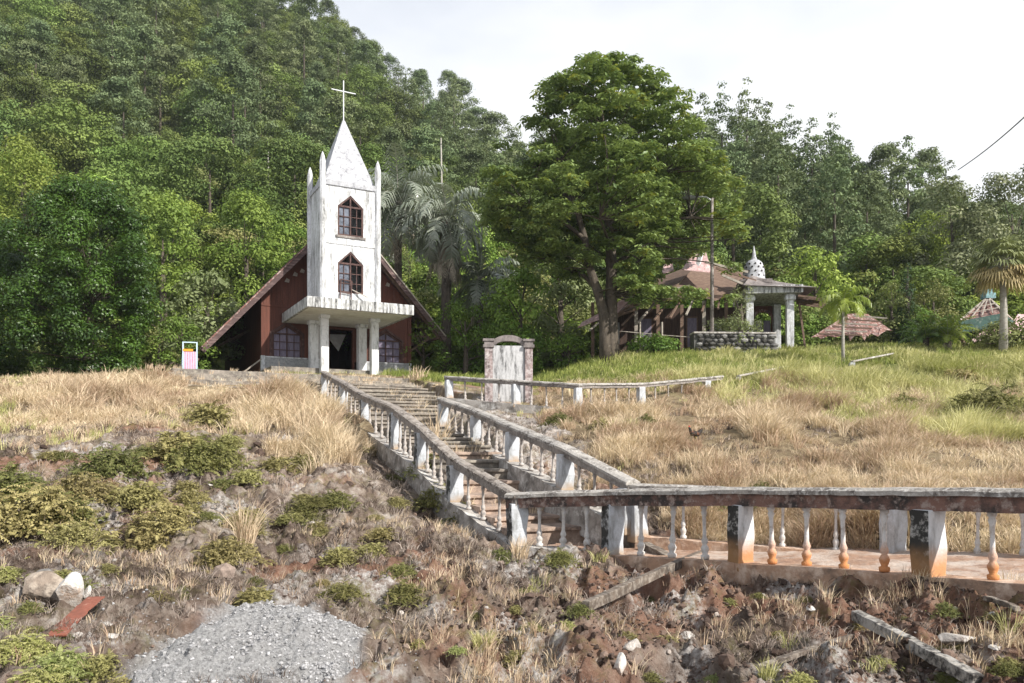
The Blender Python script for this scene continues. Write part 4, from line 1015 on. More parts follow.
# tower
tw = MB(); zt0 = cz0+.16; zt = zz(12.45)
panel_holes = [(-.62,.62,zz(7.45),zz(8.85),zz(9.45)), (-.62,.62,zz(10.15),zz(11.55),zz(12.1))]
tw.box(-HW, -.62, TV, TV+.16, zt0, zt); tw.box(.62, HW, TV, TV+.16, zt0, zt)
seg = [(zt0, panel_holes[0][2]), (panel_holes[0][4], panel_holes[1][2]), (panel_holes[1][4], zt)]
for a, b_ in seg: tw.box(-.62, .62, TV, TV+.16, a, b_)
for (a, b_, zb, zs, za) in panel_holes:
    tw.prism_y([(a, zs), (0, za), (a, za)], TV, TV+.16); tw.prism_y([(b_, zs), (b_, za), (0, za)], TV, TV+.16)
tw.box(-HW, -HW+.16, TV+.16, TV+TD, zt0, zt); tw.box(HW-.16, HW, TV+.16, TV+TD, zt0, zt); tw.box(-HW+.16, HW-.16, TV+TD-.16, TV+TD, zt0, zt)
tw.box(-HW+.16, HW-.16, TV+.16, TV+TD-.16, zz(9.8), zz(9.9))
tower = tw.build('tower', M['white'], ch)
for (a, b_, zb, zs, za), op in zip(panel_holes, (True, True)):
    window(tower, a, b_, zb, zs, za, TV+.07, openleft=True, rows=3, fw=.08)
lo = MB(); lo.box(0, .58, -.02, .02, 0, 1.25); lo.box(.04,.54,-.03,-.021,.05,1.2)
l_ = MB(); l_.box(0,.05,-.02,.02,0,1.3); l_.box(.53,.58,-.02,.02,0,1.3); l_.box(.05,.53,-.02,.02,0,.05); l_.box(.05,.53,-.02,.02,.62,.66); l_.box(.05,.53,-.02,.02,1.25,1.3)
o = l_.build('loose_shutter', M['frame'], tower); o.location = (-.6, TV-.18, cz1+.02); o.rotation_euler = (R(-9), R(5), 0)
MB().beam((.05, TV-.05, zz(7.62)), (.75, TV-.25, zz(7.28)), .05, .04).build('loose_batten', M['paletimber'], tower)
mb = MB(); mb.box(-HW-.03, HW+.03, TV-.035, TV+.0, zz(9.72), zz(9.94)); mb.build('string_course', M['white'], tower)
mb = MB(); mb.box(-.72, .72, TV-.06, TV+.0, zz(10.05), zz(10.15)); mb.build('window_sill', M['beam_g'], tower)
mb = MB(); mb.box(-HW-.05, HW+.05, TV-.06, TV+TD+.05, zz(12.45), zz(12.72)); mb.build('cornice', M['fascia' if False else 'spire'], tower, bevel=.02)
for (u_, v_) in ((-HW, TV), (HW, TV), (-HW, TV+TD), (HW, TV+TD)):
    mb = MB(); r8 = [(.145*math.cos(a), .145*math.sin(a)) for a in [math.pi/8+i*math.pi/4 for i in range(8)]]
    k = 8; vs = []
    for (rr, z) in ((1, zt0), (1, zz(13.35)), (1.0, zz(13.5)), (.55, zz(13.8)), (.05, zz(13.98))):
        vs += [(u_+a*rr, v_+b_*rr, z) for a, b_ in r8]
    fs = [(i*8+j, i*8+(j+1)%8, (i+1)*8+(j+1)%8, (i+1)*8+j) for i in range(4) for j in range(8)]
    mb.add(vs, fs).build('pinnacle', M['white'], tower)
mb = MB(); b_ = HW-.10; ya, yb = TV+.12, TV+TD-.12; yc = (ya+yb)/2; e = .05
mb.add([(-b_,ya,zz(12.72)),(b_,ya,zz(12.72)),(b_,yb,zz(12.72)),(-b_,yb,zz(12.72)),(-e,yc-e,zz(16.1)),(e,yc-e,zz(16.1)),(e,yc+e,zz(16.1)),(-e,yc+e,zz(16.1))],
       [(0,1,5,4),(1,2,6,5),(2,3,7,6),(3,0,4,7),(4,5,6,7),(3,2,1,0)])
mb.build('spire', M['spire'], tower, bevel=.02)
mb = MB(); mb.box(-.021,.021,yc-.021,yc+.021,zz(16.05),zz(18.05)); mb.box(-.60,.60,yc-.026,yc+.016,zz(17.5),zz(17.54)); mb.build('cross', M['metal'], tower)

# ================================================================== STONE TABLET
tp = P(508.5, 408, 28); tb = empty('stone_tablet', (tp.x, tp.y, tp.z-.1), R(4), 'tall grey weathered stone tablet with pinkish pillars and an arched crest behind the terrace railing', 'monument')
M['tablet'] = surf('tablet_plaster', (.50,.50,.505), (.13,.13,.13), 2.4, .45, .6, (3,3,.5), second=(.40,.40,.40), s2=9, l2=.5, h2=.7)
M['pink'] = surf('pink_pillar', (.34,.26,.25), (.11,.09,.088), 3.0, .42, .6, (3,3,.6), second=(.5,.45,.44), s2=10)
M['tcrest'] = surf('crest_stone', (.24,.21,.20), (.08,.07,.07), 4, .4, .66)
MB().box(-.56,.56,-.10,.10,0,2.27).build('panel', M['tablet'], tb, bevel=.01)
for sx_ in (-1, 1):
    x = sx_*.70; MB().box(x-.135,x+.135,-.17,.15,0,2.2).build('pillar', M['pink'], tb, bevel=.015)
    mb = MB(); mb.box(x-.19,x+.19,-.22,.20,2.2,2.3); mb.box(x-.15,x+.15,-.18,.16,2.3,2.42); mb.box(x-.2,x+.2,-.22,.2,2.42,2.5); mb.build('capital', M['tcrest'], tb)
mb = MB(); n = 14
for i in range(n):
    a0, a1 = math.pi*i/n, math.pi*(i+1)/n
    mb.prism_y([(.44*math.cos(a0),2.30+.13*math.sin(a0)),(.60*math.cos(a0),2.30+.34*math.sin(a0)),(.60*math.cos(a1),2.30+.34*math.sin(a1)),(.44*math.cos(a1),2.30+.13*math.sin(a1))], -.12, .12)
mb.box(-.72,.72,-.11,.11,2.272,2.33) if False else None
mb.build('arched_crest', M['tcrest'], tb)
MB().box(-1.0,1.0,-.35,.3,-.5,.06).build('base', M['curb'], tb, bevel=.02)

# ================================================================== BANNER FRAME left of the church
bp = P(190, 372, 33.2); bz = H(bp.x, bp.y)
bf = empty('board_frame', (bp.x, bp.y, bp.z-.05), R(14), 'small pale blue frame with a pink striped board and orange strip, left of church', 'board')
M['lblue'] = surf('pale_blue_paint', (.52,.66,.76), rough=.5, bm=0)
m, t, b, o_ = newmat('pink_striped_board')
wv = t.nodes.new('ShaderNodeTexWave'); wv.inputs['Scale'].default_value = 3.4; tcn = t.nodes.new('ShaderNodeTexCoord'); t.links.new(tcn.outputs['Object'], wv.inputs['Vector'])
f2 = noise(t, 14, 3, .6)
t.links.new(mixc(t, ramp(t, f2, [(.4,0),(.6,.3)]), ramp(t, wv.outputs[1], [(.3,(.55,.20,.27)),(.7,(.42,.40,.58))]), (.7,.62,.66)), b.inputs['Base Color']); M['pinkboard'] = m
M['orange'] = surf('orange_strip', (.80,.30,.03), rough=.5, bm=0)
mb = MB()
for x in (-.27, .27): mb.box(x-.022,x+.022,-.022,.022,-.3,1.30)
mb.box(-.248,.248,-.02,.02,1.26,1.30); mb.build('frame', M['lblue'], bf)
mb = MB(); mb.beam((-.27,.03,1.0),(-.45,.5,-.1),.035,.035); mb.beam((.27,.03,1.0),(.1,.5,-.1),.035,.035); mb.build('back_leg', M['lblue'], bf)
MB().box(-.24,.24,-.008,.012,-.12,.90).build('board', M['pinkboard'], bf)
MB().box(-.27,.12,-.03,-.009,.905,1.0).build('top_strip', M['orange'], bf)

# ================================================================== RUINED HALL on the right
rh = empty('ruined_hall', P(700, 338, 45), R(-6), 'half collapsed dark timber hall with a sagging torn roof behind the big tree', 'building')
B0 = Vector(rh.location); ca_, sa_ = math.cos(R(6)), math.sin(R(6))
def loc(px, py, D):
    p = P(px, py, D)-B0; return Vector((p.x*ca_-p.y*sa_, p.x*sa_+p.y*ca_, p.z))
MB().box(-5.2, 3.0, 0, .2, -1.2, 1.7).build('wall', M['darkwood'], rh)
MB().box(-5.2, -5.0, .2, 6, -1.2, 1.7).build('wall', M['darkwood'], rh); MB().box(2.8, 3.0, .2, 6, -1.2, 1.7).build('wall', M['darkwood'], rh)
for x in (-6.0,-4.9,-3.6,-2.4,-1.1,.1,1.3,2.4):
    MB().box(x-.09, x+.09, -.95, -.77, -1.4, 1.9+.2*math.sin(x)).build('post', M['paletimber'] if x in (-3.6,.1) else M['timber'], rh)
for (a, b_) in ((-3.3,-2.7), (-.7,-.2), (1.5,2.1)):
    f_ = MB().box(a-.06, b_+.06, -.06, -.003, -.6, 1.2).build('window', M['timber'], rh); MB().box(a, b_, -.075, -.062, -.5, 1.12).build('pane', M['curtain'], f_)
MB().box(-5.4,-4.5,-.3,-.2,-.3,.9).build('loose_panel', M['plinth'], rh)
MB().box(.5,1.2,-.25,-.15,-1,.8).build('loose_panel', M['plinth'], rh)
# roof as torn sheets over rafters
def quad_sheet(parent, name, mat, c, th=.05, nx=10, ny=4, jag=.0):
    """bilinear sheet from 4 corners (two along the eave, two along the ridge) with a ragged lower edge"""
    a, b_, d, e = [Vector(k) for k in c]; vs = []; fs = []
    for lay in (0, 1):
        for j in range(ny+1):
            for i in range(nx+1):
                u, v = i/nx, j/ny; p = a.lerp(b_, u).lerp(e.lerp(d, u), v)
                if j == 0: p = p+(e.lerp(d, u)-a.lerp(b_, u))*r5.uniform(0, jag)
                sag = -.12*math.sin(math.pi*u)*math.sin(math.pi*v)
                vs.append(p+Vector((0,0,sag-lay*th)))
    n_ = (nx+1)*(ny+1)
    for j in range(ny):
        for i in range(nx):
            q = j*(nx+1)+i; fs.append((q, q+1, q+nx+2, q+nx+1)); fs.append((n_+q+nx+1, n_+q+nx+2, n_+q+1, n_+q))
    for i in range(nx):
        fs.append((i+1, i, n_+i, n_+i+1)); q = ny*(nx+1)+i; fs.append((q, q+1, n_+q+1, n_+q))
    for j in range(ny):
        q = j*(nx+1); fs.append((q, q+nx+1, n_+q+nx+1, n_+q)); q += nx; fs.append((q+nx+1, q, n_+q, n_+q+nx+1))
    return MB().add(vs, fs).build(name, mat, parent)
# left wing eave rising to the ridge
quad_sheet(rh, 'roof', M['timber'], (loc(585,327,44.5), loc(664,298,43.2), loc(700,262,48), loc(640,285,49)), nx=12, jag=.25)
quad_sheet(rh, 'roof_sheet', M['pinkroof'], (loc(578,327,43.6), loc(606,316,43.6), loc(607,309,44.6), loc(582,322,44.6)), nx=5, ny=2)
quad_sheet(rh, 'roof_sheet', M['pinkroof'], (loc(616,314,43.7), loc(629,300,43.7), loc(630,296,44.2), loc(617,303,44.2)), nx=3, ny=2)
quad_sheet(rh, 'roof', M['timber'], (loc(664,300,43.4), loc(752,300,43.4), loc(745,268,48), loc(700,262,48)), nx=12, jag=.35)
quad_sheet(rh, 'roof_sheet', M['pinkroof'], (loc(661,274,45), loc(674,270,45), loc(672,262,46), loc(664,265,46)), nx=3, ny=2)
quad_sheet(rh, 'roof_sheet', M['pinkroof'], (loc(682,269,44.6), loc(712,272,44.6), loc(705,249,45.8), loc(691,256,45.8)), nx=4, ny=2)
MB().beam(loc(697,268,45), loc(704,246,45.8), .22, .1).build('gable_trim', M['white'], rh)
for k in range(11):
    f = k/10; a = loc(590+f*160, 330-f*24 if f < .5 else 318-(f-.5)*30, 43.2); b_ = loc(648+f*96, 282-f*12, 48.2)
    MB().beam(a, b_+Vector((0,0,r5.uniform(-.1,.15))), .09, .09).build('rafter', M['timber'] if k % 3 else M['paletimber'], rh)
for (a, b_) in (((640,296),(690,286)), ((632,305),(684,297)), ((716,268),(756,281)), ((705,262),(748,272)), ((722,275),(757,290)), ((612,318),(640,308))):
    MB().beam(loc(*a, 43.1), loc(*b_, 43.1), .08, .12).build('hanging_batten', M['paletimber'] if r5.random() < .5 else M['timber'], rh)
MB().beam(loc(612,318,43), loc(640,300,43), .07, .1).build('hanging_batten', M['timber'], rh)
# porch with the little stupa
po = empty('shrine_porch', P(770, 335, 43), R(-8), 'white columned porch carrying a small dotted stupa at the right end of the ruined hall', 'porch')
s_ = 43/F
cl = lambda px: (px-770)*s_
ph = lambda py: (335-py)*s_
for px in (750, 789):
    mb = MB(); x = cl(px); mb.box(x-.19,x+.19,-.19,.19,-1,ph(301)); mb.box(x-.27,x+.27,-.27,.27,ph(301),ph(297)); mb.box(x-.23,x+.23,-.23,.23,ph(297),ph(295)); mb.build('column', M['white'], po, bevel=.02)
for px in (756, 786):
    mb = MB(); x = cl(px); mb.box(x-.2,x+.2,2.6,3.0,-1,ph(296)); mb.build('column', M['white'], po, bevel=.02)
mb = MB(); mb.box(cl(745),cl(800),-.5,3.4,ph(294.8),ph(287)); mb.build('slab', M['fascia'], po, bevel=.02)
mb = MB(); x0,x1 = cl(742),cl(812); mb.add([(x0,-.7,ph(287)),(x1,-.7,ph(291)),(x1,3.5,ph(291)),(x0,3.5,ph(287)),(cl(752),.2,ph(274)),(cl(782),.6,ph(280)),(cl(782),2.4,ph(280)),(cl(752),2.4,ph(274))],
    [(3,2,1,0),(0,1,5,4),(1,2,6,5),(2,3,7,6),(3,0,4,7),(4,5,6,7)]); mb.build('slab_roof', M['tcrest'], po)
sp = MB(); k = s_; prof = [(.66,0),(.64,.12),(.58,.14),(.57,.5),(.52,.85),(.44,1.1),(.30,1.25),(.16,1.32),(.15,1.4),(.11,1.5),(.09,1.7),(.05,1.95),(.015,2.15)]
sp.lathe([(r*1.02, z*.92) for r, z in prof], n=20); so = sp.build('stupa', M['spire'], po, smooth=True); so.location = (cl(757), .9, ph(278)); 
bs = MB(); bs.box(cl(757)-.85,cl(757)+.85,.1,1.7,ph(282.5),ph(278)); bs.build('stupa_base', M['tcrest'], po, bevel=.02)
for row, (z, rr) in enumerate(((.3,.575),(.55,.57),(.8,.545),(1.0,.49))):
    for j in range(10):
        a = 2*math.pi*(j+.5*(row % 2))/10; c = Vector((math.cos(a)*rr*1.02, math.sin(a)*rr*1.02, z*.92)); n_ = Vector((math.cos(a), math.sin(a), .15)).normalized()
        t1 = Vector((-math.sin(a), math.cos(a), 0)); t2 = n_.cross(t1); q = .062
        dt = MB(); dt.add([c+n_*.012+t1*q, c+n_*.012+t2*q, c+n_*.012-t1*q, c+n_*.012-t2*q, c-n_*.02+t1*q, c-n_*.02+t2*q, c-n_*.02-t1*q, c-n_*.02-t2*q], [(0,1,2,3),(0,4,5,1),(1,5,6,2),(2,6,7,3),(3,7,4,0)]); dt.build('opening', M['dark'], so)
# back wall of the porch with an arched opening
mb = MB(); mb.box(cl(755),cl(762),3.0,3.15,-1,ph(296)); mb.box(cl(781),cl(790),3.0,3.15,-1,ph(296)); mb.box(cl(762),cl(781),3.0,3.15,ph(303),ph(296)); mb.build('rear_wall', M['redwood'], po)
mb = MB(); n = 10
for i in range(n):
    a0, a1 = math.pi*i/n, math.pi*(i+1)/n; c0 = cl(772)
    mb.prism_y([(c0+.5*math.cos(a0),ph(313)+.55*math.sin(a0)),(c0+.66*math.cos(a0),ph(313)+.72*math.sin(a0)),(c0+.66*math.cos(a1),ph(313)+.72*math.sin(a1)),(c0+.5*math.cos(a1),ph(313)+.55*math.sin(a1))], 2.9, 2.99)
mb.build('arch', M['redroof'], po)
mb = MB(); mb.box(cl(765),cl(771),2.95,3.0,-1,ph(312)); mb.box(cl(773),cl(780),2.95,3.0,-1,ph(312)); mb.build('door', M['curtain'], po)
quad_sheet(po, 'drooping_roof', M['roof'], ((cl(797),-.6,ph(301)),(cl(826),-.4,ph(304)),(cl(812),2.4,ph(294)),(cl(796),2.4,ph(290))), nx=6, jag=.3)
for k in range(5): MB().beam((cl(795)+.1*k,-.5+.6*k,ph(298)), (cl(822)+.1*k,-.6+.6*k,ph(303)), .08, .1).build('rafter', M['timber'], po)
MB().beam((cl(806),.5,-.8),(cl(800),.5,ph(302)),.1,.1).build('prop', M['timber'], po)
# stone retaining wall
wl = empty('retaining_wall', P(732, 352, 40.5), R(3), 'low grey rubble stone retaining wall under the ruined hall', 'stone wall')
x0, x1 = (694-732)*.0506, (776-732)*.0506
nb = NB(); mb = MB(); mb.box(x0, x1, .08, .8, -.8, .93); nb.add_mb(mb)
for row in range(8):
    x = x0+r5.uniform(0,.15)
    while x < x1-.1:
        w_ = r5.uniform(.22,.5); V = IV*np.array([w_*.52, .16, .125])*(1+rng.uniform(-.16,.16,(12,1)))+np.array([x+w_/2, .05, -.7+row*.215+r5.uniform(-.03,.03)])
        nb.add(V, IQ, np.full(12, r5.random())); x += w_
M['wstone'] = tonemat('rubble_stone', [(0,(.045,.042,.038)),(.4,(.10,.097,.09)),(.75,(.18,.175,.17)),(1,(.34,.33,.32))])
o = nb.build('stone_face', M['wstone'], wl)
MB().box(x0-.05,x1+.05,-.02,.84,.93,1.02).build('coping', M['curb'], wl, bevel=.02)
# collapsed red roofs further right
c1 = empty('collapsed_roof', P(850, 347, 43), 0, 'collapsed rusty red roof lying low in the grass beyond the young palm', 'roof')
B1 = Vector(c1.location)
def l1(px, py, D): return P(px, py, D)-B1
quad_sheet(c1, 'slope', M['redroof'], (l1(810,338,42.5), l1(855,342,41.6), l1(858,313,44.5), l1(848,314,44.5)), nx=9, jag=.45)
quad_sheet(c1, 'slope', M['redroof'], (l1(855,342,41.6), l1(897,334,43.5), l1(868,314,45), l1(858,313,44.5)), nx=9, jag=.45)
for k in range(6):
    MB().beam(l1(818+k*7,336-k*3.6,42.2)+Vector((0,0,.12)), l1(862+k*5,338-k*3.4,41.7)+Vector((0,0,.14)), .07, .07).build('batten', M['paletimber'] if k % 2 else M['timber'], c1)
M['teal'] = surf('teal_paint', (.22,.36,.38), (.1,.17,.18), 5, .45, .6)
c2 = empty('green_gazebo_roof', P(988, 340, 42), 0, 'tilted green and red hipped roof with a pale blue finial block beside the tall fan palm', 'roof')
B1 = Vector(c2.location)
ap = l1(988,297,43.2)
e0, e1, e2, e3 = l1(960,321,41.2), l1(1003,313,41.2), l1(1014,322,45.5), l1(974,330,45.5)
quad_sheet(c2, 'slope', M['redroof'], (e0, e1, ap, ap+Vector((-.1,0,0))), nx=8); quad_sheet(c2, 'slope', M['pinkroof'], (e1, e2, ap+Vector((.05,.1,0)), ap), nx=6)
quad_sheet(c2, 'slope', M['redroof'], (e2, e3, ap+Vector((0,.1,0)), ap+Vector((.05,.1,0))), nx=6); quad_sheet(c2, 'slope', M['redroof'], (e3, e0, ap, ap+Vector((0,.1,0))), nx=6)
for a, b_ in ((e0,e1),(e1,e2),(e2,e3),(e3,e0)):
    MB().beam(a-Vector((0,0,.32)), b_-Vector((0,0,.32)), .08, .62).build('fascia_band', M['greenroof'], c2)
    MB().beam(a+Vector((0,0,.05)), ap, .07, .07).build('hip_batten', M['paletimber'], c2)
for f in (.25,.5,.75):
    MB().beam(e0.lerp(ap,f)+Vector((0,-.05,.07)), e1.lerp(ap,f)+Vector((0,-.05,.07)), .05, .05).build('batten', M['paletimber'], c2)
    MB().beam(e0.lerp(e1,f)+Vector((0,-.05,.07)), e0.lerp(e1,f).lerp(ap,.8)+Vector((0,-.05,.07)), .05, .05).build('batten', M['paletimber'], c2)
mb = MB(); mb.box(ap.x-.27,ap.x+.27,ap.y-.27,ap.y+.27,ap.z-.1,ap.z+.18); mb.box(ap.x-.19,ap.x+.19,ap.y-.19,ap.y+.19,ap.z+.18,ap.z+.42); mb.lathe([(.06,0),(.1,.12),(.04,.22),(.015,.5)], (ap.x,ap.y,ap.z+.42), 8); mb.build('finial', M['teal'], c2, bevel=.02)
for q in (e0, e1, e2, e3): MB().beam(q-Vector((0,0,.5)), (q.x*.8, q.y*.8, H(B1.x+q.x*.8, B1.y+q.y*.8)-B1.z-.2), .14, .14).build('post', M['timber'], c2)
quad_sheet(c2, 'fallen_sheet', M['pinkroof'], (l1(968,343,40), l1(1010,331,40), l1(1012,324,41.5), l1(984,330,41.5)), nx=6, ny=3)
c3 = empty('low_roof', P(1030, 345, 43), 0, 'low pale pink roof slope at the right edge behind the fan palm', 'roof')
B1 = Vector(c3.location)
quad_sheet(c3, 'slope', M['pinkroof'], (l1(1004,336,43), l1(1060,340,43), l1(1055,316,46), l1(1018,314,46)), nx=8, jag=.1)
MB().beam(l1(1008,338,43.2), l1(1008,350,43.2), .14, .14).build('post', M['timber'], c3); MB().beam(l1(1050,338,43.2), l1(1050,350,43.2), .14, .14).build('post', M['timber'], c3)
MB().box(-1.0,1.5,.6,.8,-.6,.5).build('wall', M['redwood'], c3)

# lamp post
lp = empty('street_lamp', P(712, 334, 40.9), 0, 'grey lamp pole with a curved arm and oval head rising beside the big tree', 'lamp')
h = (334-198)*40.9/F
MB().tube([(0,0,-1.2),(0,0,h)], [.10,.075], 10).build('pole', M['beam_g'], lp, smooth=True)
MB().tube([(0,0,h-.15),(-.3,-.02,h+.05),(-.9,-.06,h+.04)], [.05,.045,.04], 8).build('arm', M['metal'], lp, smooth=True)
o = MB().lathe([(.02,-.12),(.2,-.1),(.26,-.02),(.22,.08),(.08,.14)], n=14).build('lamp_head', M['plinth'], lp, smooth=True); o.location = (-1.15,-.07,h+.0); o.scale = (1.6,.8,.85)
# cable
a = P(1075, 70, 30); b_ = P(958, 170, 62); pts = [a.lerp(b_, f)-Vector((0,0,math.sin(math.pi*f)*.25)) for f in [i/24 for i in range(25)]]
o = MB().tube([p-a for p in pts], .032, 6).build('overhead_cable', M['dark']); o.location = a; tag(o, 'thin dark overhead cable crossing the sky at the upper right', 'cable')
# wire fence by the tree
wf = empty('wire_fence', P(672, 348, 41), 0, 'low fence of two sticks and a wire between the big tree and the hall', 'fence'); B1 = Vector(wf.location)
for px in (640, 662): MB().tube([l1(px,352,41), l1(px,322,41)], .05, 6).build('stick', M['paletimber'], wf)
MB().tube([l1(618,331,40.5), l1(640,333,41), l1(662,335,41), l1(700,338,41.5)], .018, 5).build('wire', M['paletimber'], wf)

# ================================================================== FALLEN TIMBERS, STONES on the front slope
def plank(name, label, cat, a, b_, w_, t_, mat, seed=0, group=None, n=14):
    a = Vector(a); b_ = Vector(b_); root = a.copy(); d = (b_-a); r = d.cross(Vector((0,0,1))).normalized(); u = r.cross(d).normalized(); vs = []; fs = []; q = random.Random(seed)
    for i in range(n+1):
        c = d*(i/n)+u*math.sin(i/n*3.1)*.01
        for sx_, sz_ in ((-1,-1),(1,-1),(1,1),(-1,1)): vs.append(c+r*(sx_*(w_/2+q.uniform(-.01,.006)))+u*(sz_*(t_/2+q.uniform(-.006,.004))))
    for i in range(n):
        for j in range(4): fs.append((i*4+j, i*4+(j+1)%4, (i+1)*4+(j+1)%4, (i+1)*4+j))
    fs += [(3,2,1,0), tuple(range(n*4, n*4+4))]
    o = MB().add(vs, fs).build(name, mat, bevel=.006); o.location = root; return tag(o, label, cat, group)
def gp(px, py, D0=None, lift=.0):
    """where the ray through a pixel meets the slope"""
    D = np.geomspace(5.2, 45, 1500); x = (px-CX)/F*D; z = (YH-py)/F*D; hgt = height(x, D)
    k = np.argmax(hgt > z); return Vector((x[k], D[k], hgt[k]+lift))
plank('fallen_beam', 'weathered grey beam leaning down from the landing edge', 'beam', gp(708,558,lift=.10), gp(586,612,lift=.05), .09, .12, M['wood_b'], 1)
plank('short_beam', 'short thick grey beam resting against the landing kerb', 'beam', gp(644,556,lift=.16), gp(682,572,lift=.06), .16, .13, M['wood_b'], 2)
plank('whitewashed_beam', 'black and white flaking beam lying at the bottom right', 'beam', gp(856,626,lift=.10), gp(978,692,lift=.07), .10, .10, M['wood_w'], 3)
plank('thin_plank', 'thin brown plank lying left of the whitewashed beam', 'plank', gp(852,642,lift=.05), gp(735,684,lift=.04), .06, .05, M['wood_b'], 4)
plank('thin_plank', 'short dry stick lying at the right edge of the slope', 'plank', gp(985,604,lift=.05), gp(1018,614,lift=.04), .07, .05, M['wood_b'], 8)
a = gp(56,640,lift=.03); b_ = gp(96,613,lift=.16)
plank('rusty_sheet', 'rust red metal sheet sticking out of the ground at the lower left', 'metal sheet', a, b_, .17, .012, M['rust'], 5)
def rock(name, label, px, py, sz, mat, seed, sc=(1,1,.8), group=None, sub=2, rot=0, cat='rock'):
    import bmesh
    bm = bmesh.new(); bmesh.ops.create_icosphere(bm, subdivisions=3, radius=1)
    q = random.Random(seed); pl = [(Vector((q.gauss(0,1),q.gauss(0,1),q.gauss(0,.8))).normalized(), q.uniform(.45,.8)) for _ in range(12)]
    for v in bm.verts:
        for n_, d in pl:
            k = v.co.dot(n_)-d
            if k > 0: v.co -= n_*k*.92
        v.co += v.co.normalized()*(q.uniform(-.015,.015)); v.co = Vector((v.co.x*sc[0], v.co.y*sc[1], v.co.z*sc[2]))*sz
    me_ = bpy.data.meshes.new(name); bm.to_mesh(me_); bm.free(); me_.materials.append(mat)
    p = gp(px, py); o = link(name, me_, None, p+Vector((0,sz*.4,sz*sc[2]*.42)), rot); return tag(o, label, cat, group)
rock('boulder', 'large brownish half of the split boulder at the left edge', 42, 603, .29, M['rock_b'], 12, (1.3,.9,.80), rot=.3)
rock('boulder', 'upright right half of the split boulder, coloured whitish as its sunlit face', 63, 603, .25, M['rock_w'], 21, (.60,.7,1.0), rot=.5)  # whiter than the left half: the sunlit side is put into the colour
rock('stone', 'dark stone resting on top of the pale boulder', 44, 577, .10, M['wallstone'], 5, (1.5,.9,.8))
rock('stone', 'small white stone just right of the pale boulder', 86, 603, .10, M['rock_w'], 6, (.8,.8,1))
rock('stone', 'pale rounded stone near the bottom centre of the slope', 621, 674, .095, M['rock_w'], 7, (.8,.8,1.1))
rock('stone', 'beige flat stone right of the whitewashed beam', 962, 645, .15, M['rock'], 8, (1.3,.8,.5))
rock('stone', 'cream stone lying above the rounded stone at the bottom', 633, 650, .085, M['rock'], 9, (1.2,.8,.7))
rock('stone', 'white stone lit beside the right stair rail', 566, 462, .20, M['rock_w'], 10, (1.4,.8,.55))
rock('stone', 'grey stone on the dark earth bank below the railing', 688, 640, .10, M['rock'], 11, (1.2,.9,.6))
rr = random.Random(77)
for i in range(28):
    px, py = rr.uniform(20, 1010), rr.uniform(470, 670)
    if 430 < px < 1024 and py < 590: py = rr.uniform(592, 676)
    if 140 < px < 365 and py > 600: continue
    rock('stone', 'small pale stone scattered on the bare slope', px, py, rr.uniform(.025, .06)*(1+(620-py)/300*.8), M['rock_w' if rr.random() < .15 else 'rock'], 100+i, (1.2,.9,.7), 'small scattered stones')
# dark hen foraging in the straw
import bmesh

# ================================================================== TREES AND SHRUBS NEAR THE BUILDINGS
def limb(mb, a, b_, r0, r1, bend=.15, n=5, k=6, q=r5):
    a = Vector(a); b_ = Vector(b_); o = Vector((q.uniform(-1,1), q.uniform(-1,1), q.uniform(-.2,.8)))*(b_-a).length*bend
    pts = [a.lerp(b_, i/n)+o*math.sin(math.pi*i/n) for i in range(n+1)]
    mb.tube(pts, [r0+(r1-r0)*i/n for i in range(n+1)], k, False); return pts
# ---- the big tree in the middle
bt = P(609, 357, 40); bt.z = H(bt.x, bt.y)
big = empty('broadleaf_tree', bt, 0, 'large spreading broadleaf tree with a forked trunk standing in the centre', 'tree')
S = 40/F
def tl(px, py, dy=0): return Vector(((px-609)*S+dy*(px-CX)/F, dy, (357-py)*S-(357-YH)*0/F))
mb = MB()
right = [tl(612,362),tl(611,340),tl(611,318),tl(611,292),tl(612,262),tl(609,225,.3),tl(606,180,.4),tl(604,130,.2)]
mb.tube(right, [.50,.38,.34,.30,.27,.22,.17,.09], 12)
left = [tl(606,362,-.15),tl(605,335,-.2),tl(604,312,-.25),tl(598,290,-.4),tl(590,268,-.6),tl(585,240,-.8),tl(575,205,-.9),tl(560,165,-.8)]
mb.tube(left, [.38,.29,.26,.23,.20,.16,.12,.06], 10)
nodes = right[3:]+left[3:]
for a, b_, r0 in ((right[3], tl(640,262,-1.2), .13), (right[4], tl(650,232,1.2), .15), (left[3], tl(560,250,1.5), .13), (right[5], tl(662,180,-1.5), .15), (right[5], tl(560,200,2.6), .13),
                  (right[6], tl(640,120,1.0), .11), (left[5], tl(528,215,-2.0), .12), (right[5], tl(690,210,.5), .12), (left[6], tl(530,165,.6), .10), (right[4], tl(600,235,-3.4), .12), (right[4], tl(610,235,3.6), .12), (right[6], tl(600,110,-1.5), .1)):
    pts = limb(mb, a, b_, r0, r0*.4, .10); nodes += pts[2:]
